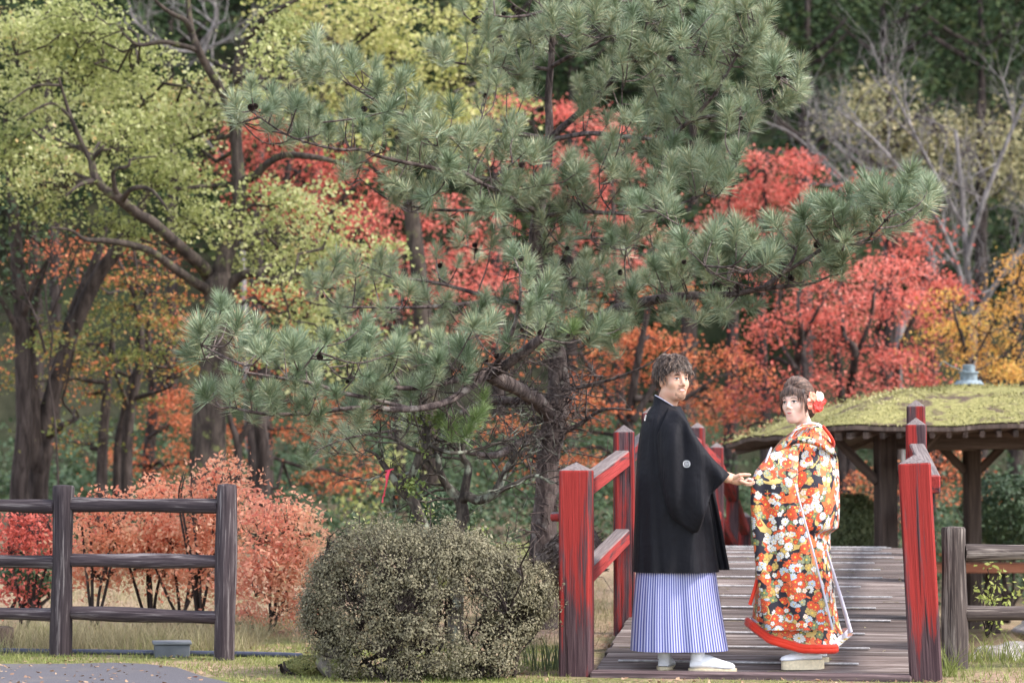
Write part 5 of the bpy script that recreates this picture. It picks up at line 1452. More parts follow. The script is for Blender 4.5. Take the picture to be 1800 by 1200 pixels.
for _ in range(1350):
    th = rng.uniform(-PI, PI); ph = rng.uniform(.0, 1.4 if abs(th) < 1.0 else (1.85 if abs(th) < 1.9 else 2.15))
    p0, d = scalp(th, ph, 1.0, .006)
    p0 = p0 + np.array((0, -.006, .006))
    # comb direction: forward over the brow at the front, down at the sides and back
    cd = np.array((math.sin(th) * .75, math.cos(th) * .8 + .15, -.45 - .3 * ph)) + rng.normal(size=3) * .3
    cd -= d * (cd @ d) * .8; cd /= np.linalg.norm(cd)
    L = rng.uniform(.035, .07); sd_ = np.cross(d, cd)
    wv = rng.uniform(.003, .008) * rng.choice([-1, 1]); lift = rng.uniform(.003, .014)
    pts = [p0, p0 + cd * L * .33 + d * lift + sd_ * wv, p0 + cd * L * .66 + d * lift * 1.0 - sd_ * wv, p0 + cd * L + d * lift * .5 + sd_ * wv * .8]
    if abs(th) < 1.1 and pts[-1][2] < .026:
        if pts[-1][2] < .010 or (pts[-1][2] < .018 and rng.random() < .5): continue
    lock(mb, [T(q) for q in pts], rng.uniform(.0012, .0027))
part('hair', mb, M_hair_m, body)

def foldf(seed, amp, freqs=(5, 9, 14)):
    g = np.random.default_rng(seed); ph = g.uniform(0, 6, len(freqs))
    def f(a, h):
        return amp * (.25 + .75 * h) * sum(np.sin(a * q + p + h * (1.5 - .4 * q * .3)) / (1 + .35 * i) for i, (q, p) in enumerate(zip(freqs, ph)))
    return f
# hakama
def pleat(a, h):
    s = (a / (2 * PI) * 22) % 1
    return (.02 + .025 * h) * (np.abs(s - .5) * 2 - .5) * (np.sin(a) < .35) + .02 * np.sin(a * 3 + h) - .07 * np.exp(-((a - 4.75) / .06) ** 2)
R, uv = robe([(985, 1120, 1256, .16, 0), (1040, 1115, 1263, .175, 0), (1090, 1111, 1271, .19, 0), (1141, 1108, 1280, .205, 0)], YM, 132, pleat, None, 2.6, .265)
uv = np.concatenate([np.stack([(r[:, 0] - r[:, 0].mean()) / (np.ptp(r[:, 0]) / 2) * .245 + np.where(r[:, 1] > r[:, 1].mean(), .5, 0), r[:, 2]], -1) for r in R])
mb = MB(); loft(mb, R, uv)
Ri = R[-1:].repeat(2, 0).copy(); Ri[1] = Ri[1].mean(0) + (Ri[1] - Ri[1].mean(0)) * .9; Ri[1][:, 2] += .02
loft(mb, Ri, np.zeros((Ri.shape[0] * Ri.shape[1], 2)), True, False, True)
part('hakama', mb, M_stripe, man)
# haori body
def zneck(R, h):
    R = R.copy()
    if h < .12:
        k = (1 - h / .12); R[:, 2] -= k * .085 * np.clip((R[:, 0] - H(1150, 700)[0]) / .14, 0, 1)
    return R
_hf = foldf(4, .04, (4, 7, 11))
def hf(a, h):
    d = np.abs(((a - 4.05 - .25 * h) + PI) % (2 * PI) - PI); e = np.abs(((a - 5.3 + .3 * h) + PI) % (2 * PI) - PI)
    return _hf(a, h) - .10 * np.exp(-(d / .07) ** 2) * (.3 + .7 * h) + .09 * np.exp(-(e / .12) ** 2) * h - .07 * np.exp(-((e - .3) / .1) ** 2) * h
R, uv = robe([(697, 1150, 1190, .062, .01), (712, 1147, 1196, .085, .01), (722, 1140, 1201, .11, .01), (736, 1132, 1208, .145, .01), (755, 1126, 1214, .17, .01), (790, 1121, 1224, .185, .01), (840, 1118, 1236, .19, 0), (900, 1116, 1249, .195, 0), (950, 1114, 1256, .2, 0), (1004, 1112, 1264, .208, 0)], YM, 96, hf, zneck, 2.3)
mb = MB(); loft(mb, R)
part('haori', mb, M_haori, man)
hem = R[-1]
# collar band stands round the neck
mb = MB(); c0 = R[0]; o = c0.mean(0)
loft(mb, np.array([c0 + (c0 - o) * .02 - (0, 0, .03), c0 + (c0 - o) * .06 + (0, 0, .004), c0 + (c0 - o) * .0 + (0, 0, .008), c0 - (c0 - o) * .04 - (0, 0, .012)]))
part('collar', mb, M_haori, man)
mb = MB(); loft(mb, np.array([c0 - (c0 - o) * .03 - (0, 0, .03), c0 - (c0 - o) * .05 + (0, 0, .013), c0 - (c0 - o) * .10 + (0, 0, .014), c0 - (c0 - o) * .12 - (0, 0, .03)]))
part('under_collar', mb, M_lavender, man)
# open front panel swinging forward
def slab(outline_l, outline_r, pys, Yc, dys, th, wave=0.0, mat_uv=True, nseg=14, u0=0.0, seed=1):
    """hanging panel: for each row a left and right edge; returns closed rings round the thickness"""
    g = np.random.default_rng(seed); ph = g.uniform(0, 6, 3); rings = []; uv = []
    n = len(pys); t = np.linspace(0, n - 1, (n - 1) * 6 + 1)
    for i, q in enumerate(t):
        py = np.interp(q, np.arange(n), pys); xl = np.interp(q, np.arange(n), outline_l); xr = np.interp(q, np.arange(n), outline_r)
        dy = np.interp(q, np.arange(n), dys); h = i / (len(t) - 1)
        tt = np.interp(q, np.arange(n), th) if np.ndim(th) else th
        s = np.linspace(0, 1, nseg); x = xl + (xr - xl) * s
        w = wave * (np.sin(s * 7 + ph[0] + h * 1.5) + .6 * np.sin(s * 15 + ph[1] - h * 2)) * (.3 + .7 * h)
        prof = tt * .5 * (1 - (2 * s - 1) ** 4) ** .5
        F_ = np.array([P(xx, py, Yc + dy + ww - pp) for xx, ww, pp in zip(x, w, prof)])
        B_ = np.array([P(xx, py, Yc + dy + ww + pp) for xx, ww, pp in zip(x, w, prof)])
        ring = np.vstack([F_, B_[::-1][1:-1]]); rings.append(ring)
        uv.append(np.stack([u0 + ring[:, 0] + (np.arange(len(ring)) >= nseg) * .37, ring[:, 2]], -1))
    return np.array(rings), np.concatenate(uv)
R, uv = slab([1236, 1240, 1244, 1250, 1256], [1252, 1262, 1270, 1277, 1283], [850, 890, 930, 970, 1001], YM, [.04, .05, .06, .06, .06], .03, .012)
mb = MB(); loft(mb, R, None, True, True, True); part('front_panel', mb, M_haori, man)
# near sleeve: a loft along the arm, deep and hanging
st = [  # upper edge px, lower edge px, depth, thickness
    ((1176, 716), (1150, 775), -.10, .17), ((1192, 722), (1160, 838), -.165, .16), ((1207, 738), (1176, 900), -.205, .13), ((1223, 765), (1199, 924), -.225, .105),
    ((1240, 789), (1219, 936), -.235, .095), ((1254, 806), (1230, 930), -.24, .095), ((1266, 818), (1237, 905), -.24, .09), ((1276, 827), (1236, 882), -.235, .085), ((1283, 833), (1240, 878), -.23, .08)]
rings = []
tt = np.linspace(0, len(st) - 1, 41); arr = np.array([(*a, *b, d, w) for a, b, d, w in st])
cs_ = catmull(arr[:, [0, 1, 4]], 41); cl_ = catmull(arr[:, [2, 3, 5]], 41)
for i in range(41):
    a, b = H(cs_[i, 0], cs_[i, 1], cs_[i, 2]), H(cl_[i, 0], cl_[i, 1], cs_[i, 2]); w = cl_[i, 2] / 2; h = i / 40
    m_ = (a + b) / 2; hv_ = (a - b) / 2; n_ = 40; al = np.arange(n_) * 2 * PI / n_
    wv = .012 * np.sin(al * 3 + h * 4) + .014 * np.sin(al * 5 + 1 + h * 7) * h + .017 * np.sin(h * 15 + np.cos(al) * 2.2) * sm(h, .1, .4) * (1 - .5 * h) - .02 * np.exp(-((h - .30 + .1 * np.cos(al)) / .05) ** 2)
    ring = m_ + np.outer(np.sign(np.cos(al)) * np.abs(np.cos(al)) ** .8, hv_) + np.outer(np.sin(al) * (w + wv * np.abs(np.sin(al))), (0, 1., 0))
    rings.append(ring)
rings = np.array(rings); mb = MB(); loft(mb, rings, None, True, True, False)
inn = np.array([rings[-1], rings[-1].mean(0) + (rings[-1] - rings[-1].mean(0)) * .93, rings[-6].mean(0) + (rings[-6] - rings[-6].mean(0)) * .8]); loft(mb, inn)
slv = part('sleeve', mb, M_haori, man)
sp_ = Proj(rings.reshape(-1, 3), [(i * 40 + j, i * 40 + (j + 1) % 40, i * 40 + 40 + (j + 1) % 40, i * 40 + 40 + j) for i in range(40) for j in range(40)])
# far sleeve, mostly hidden
R, uv = slab([1150, 1165, 1185], [1200, 1225, 1240], [740, 830, 920], YM, [.17, .2, .2], .1, .01); mb = MB(); loft(mb, R, None, True, True, True); part('sleeve', mb, M_haori, man)
# white crests: a ring with nested leaves
def crest(pj, parent, O, X, Z, d, r):
    mb = MB()
    for k in range(20):
        a0, a1 = k * PI / 10, (k + 1) * PI / 10
        pj.patch(mb, O, X, Z, d, [(r * math.cos(a0), r * math.sin(a0)), (r * math.cos(a1), r * math.sin(a1)), (r * .8 * math.cos(a1), r * .8 * math.sin(a1)), (r * .8 * math.cos(a0), r * .8 * math.sin(a0))], .003, 1)
    for sx in (-1, 1):
        for y0, s in ((.42, .9), (.08, 1.0), (-.26, .8)):
            pj.patch(mb, O, X, Z, d, [(sx * .06 * r, (y0 - .3) * r), (sx * .5 * s * r, (y0 + .02) * r), (sx * .52 * s * r, (y0 + .18) * r), (sx * .06 * r, (y0 - .06) * r)], .003, 1)
    part('crest', mb, M_white, parent, False)
crest(sp_, slv, H(1208, 815, -.3), np.array((.93, 0, -.37)), np.array((.37, 0, .93)), np.array((0, 1., 0)), .019)
mb = MB(); q = [H(1134, 728, -.1), H(1137, 729, -.1), H(1135.5, 739, -.1), H(1132.5, 739, -.1)]
bp_ = Proj(hv, hq)
def on_haori(pts):
    ob = [o for o in man.children if o.name.startswith('haori')][0]; off = np.array(man.location)
    b = BVHTree.FromPolygons([Vector(np.array(v.co) + off) for v in ob.data.vertices], [list(p.vertices) for p in ob.data.polygons])
    out = []
    for p in pts:
        h = b.ray_cast(Vector((p[0], p[1] - .6, p[2])), Vector((0, 1, 0)), 2)
        out.append(np.array(h[0]) - (.002, .004, 0) if h[0] is not None else p)
    return out
mb.add(on_haori(q), [(0, 1, 2, 3)]); part('crest', mb, M_white, [o for o in man.children if o.name.startswith('haori')][0], False)
# white split toe socks and sandals
def foot(parent, heel, toe, w, h, yank, topw, ank_top):
    heel = np.array(heel); toe = np.array(toe); d = toe - heel; L = np.linalg.norm(d[:2]); d = d / np.linalg.norm(d); sx = np.cross(d, (0, 0, 1.)); sx /= np.linalg.norm(sx)
    rings = []
    for t, ww, hh in ((0, .55, .5), (.04, .72, .8), (.15, .78, 1.0), (.3, .8, 1.05), (.45, .86, .95), (.6, .96, .75), (.75, 1, .58), (.88, .9, .46), (.96, .68, .36), (1, .35, .2)):
        c = heel + d * L * t; al = np.arange(20) * 2 * PI / 20
        x = np.cos(al) * w * ww / 2; z = np.maximum(np.sin(al), -.0) * h * hh + .004 * (np.sin(al) < 0)
        rings.append(c + np.outer(x, sx) + np.outer(z, (0, 0, 1.)))
    mb = MB(); loft(mb, np.array(rings), None, True, True, True)
    ac = heel + d * L * .17 + np.array((0, 0, h * .55))
    tube(mb, [ac, ac + (0, 0, h * .5), ac + (0, 0, ank_top)], [w * .40, w * .40, w * .46], 18, False)
    part('split_toe_sock', mb, M_white, parent)
def sandal(parent, heel, toe, w, th, mat, name='sandal', taper=.0):
    heel = np.array(heel); toe = np.array(toe); d = toe - heel; L = np.linalg.norm(d[:2]); d[2] = 0; d /= np.linalg.norm(d); sx = np.cross(d, (0, 0, 1.))
    out = []
    for al in np.arange(28) * 2 * PI / 28:
        s = math.copysign(abs(math.cos(al)) ** .7, math.cos(al)); q = math.copysign(abs(math.sin(al)) ** .7, math.sin(al))
        out.append(heel + d * L * (.5 + .53 * s) + sx * q * w / 2)
    out = np.array(out); mb = MB(); loft(mb, np.array([out - (0, 0, th), out - (0, 0, .0015), out + (out.mean(0) - out) * .02]), None, True, True, True)
    part(name, mb, mat, parent, False)
zf = deck_z(.12)
def G(px, dy, z): p = H(px, 1172, dy); p[2] = z; return p
foot(man, G(1213, -.1, zf + .022), G(1292, -.13, zf + .022), .098, .072, 0, 0, .1)
sandal(man, G(1212, -.1, zf + .022), G(1293, -.13, zf + .022), .1, .02, M_sole)
foot(man, G(1166, -.03, zf + .022), G(1176, .2, zf + .022), .09, .072, 0, 0, .1)
sandal(man, G(1166, -.03, zf + .022), G(1176, .2, zf + .022), .095, .02, M_sole)

# ------------------------------------------------------------------ the woman
YW = 13.40
K = lambda px, py, dy=0.0: P(px, py, YW + dy)
wf = K(1410, 1175)
zw = deck_z(.2)
woman = thing('person', (wf[0], YW, zw), 'person in an orange and black flowered kimono with a red flower in pinned up hair', 'person')
th = math.radians(38)
Bw = basis((-math.sin(th), -math.cos(th), 0), -.06, .0)
wc = K(1401, 707)
S_ = SDF(K(1290, 1180, -.44), K(1500, 650, .34), .0042)
kw = .985
T = head_sdf(S_, wc, Bw, kw, True)
S_.cap(T((0, -.022, -.06)), K(1422, 768, .02), .042, .046, .025)
S_.cap(K(1410, 785, -.02), K(1438, 788, .05), .045, .045, .04)
for (py, px, rx, rz) in ((820, 1410, .13, .14), (900, 1408, .13, .18), (980, 1400, .15, .16)):
    S_.ell(K(px, py, .02), (rx, .11, rz), None, .05)
for px, dy in ((1426, -.11), (1440, .055)):
    S_.cap(K(1398, 990, dy * .4), K(1408, 1080, dy * .7), .06, .045, .03); S_.cap(K(1408, 1080, dy * .7), K(px + 5, 1140, dy), .045, .027, .02)
S_.cap(K(1385, 790, -.12), K(1350, 830, -.2), .045, .036, .03); S_.cap(K(1350, 830, -.2), K(1332, 846, -.25), .033, .022, .02)
S_.cap(K(1440, 790, .14), K(1420, 850, .2), .045, .036, .03); S_.cap(K(1420, 850, .2), K(1375, 865, .14), .034, .024, .02)
# left hand laid into his palm
S_.ell(K(1325, 846, -.262), (.027, .018, .019), None, .012)
for (dy, y0, L) in ((-.016, 843, .9), (-.004, 844, 1.0), (.009, 846, 1.0), (.02, 848, .8)):
    finger(S_, [K(1321, y0, -.262 + dy), K(1321 - 6 * L, y0 - 2, -.262 + dy), K(1321 - 11 * L, y0 + 1, -.262 + dy), K(1321 - 15 * L, y0 + 4, -.262 + dy)], .0078, .0058)
finger(S_, [K(1326, 848, -.285), K(1319, 851, -.29), K(1312, 852, -.285)], .009, .0062)
S_.ell(K(1366, 868, .12), (.03, .018, .022), None, .012)
for q in range(4): finger(S_, [K(1362, 864 + q * 4, .12), K(1353, 865 + q * 4, .11), K(1348, 868 + q * 4, .1)], .008, .006)
finger(S_, [K(1366, 860, .1), K(1358, 858, .09), K(1353, 860, .085)], .009, .0065)
V, Q = S_.mesh(); mb = MB(); mb.add(V, Q); wbody = part('body', mb, M_skin_f, woman)
pj = Proj(V, Q); fx, ff, fu = Bw[:, 0] * kw, Bw[:, 1], Bw[:, 2] * kw; fd = -ff
face(pj, wc, True, wbody, M_lip_f, -.002)
# hair: smooth cap, swept side, fringe, low bun
mb = MB(); S2 = SDF(wc - .17, wc + .17, .0045)
S2.ell(T((0, -.02, .046)), np.array((.081, .096, .085)) * kw, Bw, .01)
S2.ell(T((0, -.05, .0)), np.array((.072, .066, .08)) * kw, Bw, .02)
S2.ell(T((0, -.025, .10)), np.array((.045, .06, .03)) * kw, Bw, .05)
S2.ell(T((0, .098, -.03)), np.array((.078, .078, .072)) * kw, Bw, .01, True)
for s in (-1, 1): S2.ell(T((s * .08, .045, -.05)), np.array((.03, .035, .05)) * kw, Bw, .01, True)
S2.ell(T((0, -.115, -.045)), np.array((.042, .036, .036)) * kw, Bw, .012)
hv, hq = S2.mesh(); mb.add(hv, hq)
def capsurf(d):
    d = np.array(d, float); d /= np.linalg.norm(d)
    r = 1 / np.linalg.norm(d / np.array((.0815, .0965, .0855)))
    return np.array((0, -.02, .046)) + d * (r + .017 * max(0, d[2]) ** 3), d
for _ in range(620):   # strands swept from the hairline over the crown to the low bun
    a0 = rng.uniform(-2.0, 2.0); d0 = np.array((math.sin(a0), math.cos(a0) * .9, rng.uniform(-.1, .75) if abs(a0) > .9 else rng.uniform(.35, .9))); d0 /= np.linalg.norm(d0)
    d1 = np.array((rng.normal() * .18, -1, -.55 + rng.normal() * .12)); d1 /= np.linalg.norm(d1)
    mid = d0 + d1 + np.array((math.sin(a0) * .5, 0, .35 + .5 * max(0, d0[2])))
    pts = []
    for u in np.linspace(0, 1, 6):
        dd = d0 * (1 - u) ** 2 + mid * u * (1 - u) * 1.2 + d1 * u * u
        p, dn = capsurf(dd); pts.append(p + dn * (.0015 + .003 * rng.random()))
    lock(mb, [T(p) for p in pts], rng.uniform(.0014, .0028), 12)
for _ in range(210):   # fringe
    x = rng.uniform(-.076, .076); z0 = .095 - abs(x) * .3
    y0 = .052 - x * x * 6; yb = .097 - x * x * 7.5; zb = rng.uniform(.028, .046) - (abs(x) > .05) * rng.uniform(.0, .05)
    lock(mb, [T((x * .55, y0 - .03, z0 + .022)), T((x * .85, y0 + .028, z0 - .005)), T((x, yb - .003, (z0 + zb) / 2)), T((x * 1.05 + rng.normal() * .003, yb, zb))], rng.uniform(.0014, .0028), 8)
for s in (-1, 1):
    for _ in range(26):
        y_ = rng.uniform(.02, .05); lock(mb, [T((s * .074, y_, .04)), T((s * .08, y_ + .004, .0)), T((s * .077, y_ + rng.normal() * .006, -.04 - rng.random() * .045))], .0015, 7)
for _ in range(60):
    a = rng.uniform(0, 2 * PI); r = rng.uniform(.02, .04)
    lock(mb, [T((r * math.cos(a + q), -.115 - .035 * math.cos(q * .6) * (1 - r * 12), -.045 + r * math.sin(a + q))) for q in (0, .5, 1.0, 1.5)], .0025, 7)
part('hair', mb, M_hair_f, wbody)
# flowers behind the ear
def flower_mats():
    return [plain_mat('petal_red', (.68, .03, .02), .5, .3, .15, 60), plain_mat('petal_coral', (.78, .24, .16), .5, .3, .12, 60), plain_mat('petal_cream', (.80, .62, .5), .5, .3, .08, 60)]
FM = flower_mats()
orn = thing('hair_flowers', K(1431, 708, -.08), 'red coral and cream flowers pinned behind the ear in the dark hair', 'hair ornament')
for (px, py, dy, r, mi, npet) in ((1437, 713, -.11, .036, 0, 14), (1428, 697, -.12, .030, 1, 12), (1440, 696, -.10, .030, 2, 12), (1424, 711, -.115, .026, 1, 10), (1431, 718, -.11, .026, 1, 10), (1445, 704, -.07, .026, 0, 10)):
    mb = MB(); c = K(px, py, dy); ax = np.array((.35, -.85, .3)); ax /= np.linalg.norm(ax); x, y, z = frame(ax)
    for k in range(npet):
        lay = k % 3; a = k * 2.4; op = .25 + .35 * lay; rr = r * (.5 + .25 * lay)
        dv = x * math.cos(a) + y * math.sin(a); sv = -x * math.sin(a) + y * math.cos(a)
        g = []
        for u in (0, .4, .75, 1.0):
            for v in (-1, -.4, .4, 1):
                wv = rr * .75 * math.sin(max(u, .12) * PI * .8 + .2)
                g.append(c + dv * rr * u * math.sin(op + u * .9) + z * (rr * u * math.cos(op + u * .9) * .8 - .25 * r * v * v * 0) + sv * v * wv + z * .2 * wv * v * v)
        mb.add(g, [(i * 4 + j, i * 4 + j + 1, i * 4 + j + 5, i * 4 + j + 4) for i in range(3) for j in range(3)])
    part('flower', mb, FM[mi], orn)

# kimono body
kf = foldf(9, .036, (3, 6, 10))
hx = [K(x, 1100)[0] for x in (1311, 1345, 1400, 1462, 1498)]; hz_ = [K(1400, y)[2] for y in (1090, 1117, 1133, 1135, 1112)]
def ztrain(R, h):
    R = R.copy()
    if h > .72:
        k = sm((h - .72) / .28, 0, 1); R[:, 2] += k * (np.interp(R[:, 0], hx, hz_) - R[:, 2].mean()) * 1.0
    return R
R, uv = robe([(752, 1404, 1446, .07, .02), (760, 1390, 1456, .1, .02), (772, 1374, 1462, .13, .02), (790, 1360, 1467, .16, .02), (808, 1352, 1473, .18, .02), (850, 1346, 1476, .205, .02), (900, 1340, 1476, .215, .02), (927, 1336, 1474, .215, .02), (937, 1333, 1459, .19, .01), (970, 1330, 1459, .185, 0), (1010, 1327, 1467, .19, 0), (1055, 1322, 1479, .2, 0), (1120, 1312, 1498, .215, 0)], YW, 96, kf, ztrain, 2.3, .24)
mb = MB(); loft(mb, R, uv); part('kimono', mb, M_kimono, woman)
last = R[-1]; cen = last.mean(0)
mb = MB(); q = last + (cen - last) * .035 - (0, 0, .012); q = np.vstack([q, q[:1]])
q = q[q[:, 0] < K(1464, 1130)[0]]; tube(mb, q, .019, 10); tube(mb, q + (0, 0, .016), .017, 10); part('padded_hem', mb, M_redsilk, woman)
mb = MB(); i1 = last + (cen - last) * .10; i2 = last + (cen - last) * .35 - (0, 0, .035); i2[:, 2] = np.minimum(i2[:, 2], i1[:, 2])
loft(mb, np.array([i1 + (0, 0, .03), i1 - (0, 0, .015), i2]), None, True, False, True); part('under_robe', mb, M_lavender, woman)
# collar pulled back from the nape
mb = MB(); pts = [K(1388, 768, -.13), K(1400, 752, -.12), K(1420, 744, -.09), K(1438, 745, -.02), K(1447, 753, .06), K(1436, 765, .12)]
c = catmull(pts, 20); o = c.mean(0) + (0, 0, -.05)
loft(mb, np.array([c - (0, 0, .012) + (o - c) * .12, c + (0, 0, .006), c + (c - o) * .12 - (0, 0, .012), c + (c - o) * .34 - (0, 0, .045)]), np.stack([np.tile(np.linspace(2, 2.4, 20), 4), np.repeat([0, .02, .05, .1], 20)], -1), False); part('collar', mb, M_kimono, woman)
mb = MB(); tube(mb, c + (o - c) * .05 + (0, 0, .003), .0065, 8); part('under_collar', mb, M_white, woman)
mb = MB(); c = catmull([K(1446, 748, -.1), K(1458, 764, -.09), K(1465, 778, -.05), K(1462, 790, .04)], 14); tube(mb, c, np.linspace(.008, .011, 14), 8); part('collar_edge', mb, M_redsilk, woman)
# long hanging near sleeve with its pale edge
R, uv = slab([1372, 1350, 1328, 1320, 1319, 1322, 1326, 1332, 1338, 1346], [1402, 1404, 1403, 1402, 1406, 1418, 1430, 1442, 1454, 1465], [782, 800, 826, 848, 880, 930, 975, 1020, 1065, 1107], YW,
             [-.13, -.17, -.22, -.25, -.25, -.25, -.245, -.24, -.235, -.235], [.1, .12, .12, .1, .085, .075, .065, .06, .06, .055], .016, True, 24, .9, 5)
mb = MB(); loft(mb, R, uv, True, True, True); ws = part('sleeve', mb, M_kimono, woman)
mb = MB(); e = catmull([K(1397, 850, -.285), K(1408, 890, -.285), K(1431, 975, -.275), K(1449, 1045, -.268), K(1464, 1106, -.262)], 22)
tube(mb, e, np.linspace(.0045, .0065, 22), 6); part('sleeve_lining', mb, M_lavender, ws)
mb = MB(); e = catmull([K(1453, 966, -.17), K(1466, 1010, -.15), K(1481, 1060, -.13), K(1495, 1110, -.1)], 20)
tube(mb, e, np.linspace(.006, .013, 20), 8); part('front_lining', mb, M_lavender, woman)
mb = MB(); e = catmull([K(1356, 786, -.22), K(1348, 806, -.235), K(1341, 830, -.25)], 10); tube(mb, e, [.004, .0055, .006, .006, .006, .006, .006, .006, .0055, .004], 6); part('white_cord', mb, M_lavender, woman)
# upper fold over the obi at the back
mb = MB(); c = catmull([K(1350, 812, -.2), K(1372, 786, -.19), K(1405, 772, -.185), K(1440, 779, -.175), K(1470, 800, -.1)], 24)
loft(mb, np.array([c + (0, .02, .018), c + (0, -.012, .006), c + (0, -.014, -.012), c + (0, .02, -.022)]), np.stack([np.tile(np.linspace(5, 5.5, 24), 4), np.repeat([0, .015, .03, .05], 24)], -1), False); part('shoulder_fold', mb, M_kimono, woman)
# far hem corner of the robe trailing to the right with gold, and the red underlayer peeping at the left
mb = MB(); e = catmull([K(1331, 1018, -.19), K(1325, 1040, -.195), K(1318, 1062, -.19)], 8); tube(mb, e, .011, 6); part('under_layer', mb, M_redsilk, woman)
# feet in white socks on thick pale sandals
def GW(px, dy, z): p = K(px, 1172, dy); p[2] = z; return p
foot(woman, GW(1443, -.11, zw + .056), GW(1372, -.16, zw + .05), .082, .06, 0, 0, .07)
sandal(woman, GW(1446, -.11, zw + .054), GW(1376, -.16, zw + .054), .080, .052, M_sole)
foot(woman, GW(1452, .06, zw + .056), GW(1385, .02, zw + .05), .082, .06, 0, 0, .07)
sandal(woman, GW(1455, .06, zw + .054), GW(1388, .02, zw + .054), .080, .052, M_sole)
# ================================================================== near plants, stones, small things
# the round azalea by the bridge: leaves gathered at twig tips, hollow low down
ab = gbase(752, 13.15)
az = Tree('azalea_bush', ab, 'wide rounded olive brown azalea bush left of the bridge post', cat='bush')
axp = MB(); lp = []; ln_ = []
for k in range(26):
    px = rng.uniform(600, 910); b = gbase(px, 13.15 + rng.normal() * .15); b[2] -= .03
    t_ = P(px + (px - 752) * rng.uniform(.0, .5), rng.uniform(950, 1060), 13.15 + rng.normal() * .25)
    p = wig(b, t_, 8, .07, .0); tube(axp, p, np.linspace(rng.uniform(.008, .015), .005, 8), 6, False, .1); az.sk.append(p); az.rad.append(np.full(8, .008))
part('trunk', axp, M_bark_dark, az.root)
def az_profile(px):
    """top row of the bush outline"""
    return 9 * math.sin(px * .11) + 6 * math.sin(px * .043 + 2) + 5 * math.sin(px * .27) + np.interp(px, [530, 545, 570, 600, 640, 690, 740, 800, 860, 900, 935, 960, 978], [1065, 1010, 968, 945, 928, 922, 925, 932, 948, 972, 995, 1020, 1050])
n_tips = 0
while n_tips < 2500:
    px = rng.uniform(532, 968); top = az_profile(px); u = rng.random()
    bot = np.interp(px, [530, 556, 590, 890, 915, 945, 978], [1105, 1150, 1188, 1188, 1140, 1095, 1072])
    py = top + (bot - top) * u ** 1.25
    f = (py - top) / (bot - top)
    # hollows: open underneath to the right of centre and small gaps
    h = math.sin(px * .045 + py * .03) * math.sin(py * .05 - px * .021 + 1.3)
    if f > .38 and h > .5 and rng.random() < .85: continue
    if 765 < px < 850 and 1010 < py < 1110 and rng.random() < .7: continue
    if 590 < px < 640 and 1010 < py < 1070 and rng.random() < .6: continue
    depth = .42 * math.sqrt(max(.05, 1 - ((px - 752) / 235) ** 2)) * (.55 + .45 * math.sqrt(max(0, min(1, f * 3))))
    sgn = -1 if rng.random() < .68 else 1
    dy = sgn * depth * (rng.random() ** .4)
    c = P(px, py, 13.2 + dy); n_tips += 1
    m_ = 30; o = rng.normal(size=(m_, 3)) * (.025, .025, .019)
    lp.append(c + o); out = np.array(((px - 752) / 235, dy * 1.6, .7 - f * .5))
    ln_.append(o * 22 + out + rng.normal(size=(m_, 3)) * .35)
    if rng.random() < .5:
        a, r = az.near(c - (0, 0, .1)); tube(az.tw, wig(a, c, 5, .09, .06), np.linspace(.004, .0015, 5), 4, False)
lp = np.concatenate(lp); ln_ = np.concatenate(ln_); mb = MB(); leaves(mb, lp, ln_, rng.uniform(.010, .021, len(lp)), .5)
part('foliage', mb, M_azalea, az.root, kind='stuff')
az.done(M_bark_dark)
# loose sprigs stand out of the clipped outline
sg = MB(); sl_p = []
for k in range(150):
    px = rng.uniform(535, 972); py = az_profile(px) + rng.uniform(-2, 70); a = P(px, py + 18, 13.15 - rng.random() * .3)
    d = np.array(((px - 752) / 260 + rng.normal() * .35, rng.normal() * .4, 1.0)); d /= np.linalg.norm(d); b = a + d * rng.uniform(.05, .12)
    c = wig(a, b, 5, .06); tube(sg, c, np.linspace(.002, .001, 5), 4, False)
    for u in range(11): sl_p.append(c[int(rng.integers(1, 5))] + rng.normal(size=3) * .009)
part('sprigs', sg, M_bark_dark, az.root, kind='stuff')
sl_p = np.array(sl_p); mb = MB(); leaves(mb, sl_p, rng.normal(size=sl_p.shape) + (0, 0, .5), rng.uniform(.010, .02, len(sl_p)), .5)
part('sprig_leaves', mb, M_azalea, az.root, kind='stuff')
# thin upright shoots above the bush
for k, (px, py, px2, py2) in enumerate([(632, 905, 630, 935), (756, 885, 757, 930), (895, 925, 887, 960), (845, 930, 843, 955)]):
    tw = MB(); tube(tw, wig(P(px2, py2 + 20, 13.1), P(px, py, 13.1), 6, .04), .003, 4)
    q = P(px, py, 13.1) + rng.normal(size=(46, 3)) * (.04, .03, .05) - (0, 0, .03); 
    o = part('shoot', tw, M_bark_dark, az.root)
    mb = MB(); leaves(mb, q, rng.normal(size=(46, 3)) + (0, 0, .5), rng.uniform(.015, .03, 46), .55); part('shoot_leaves', mb, M_yg if k == 0 else M_azalea, o, kind='stuff')

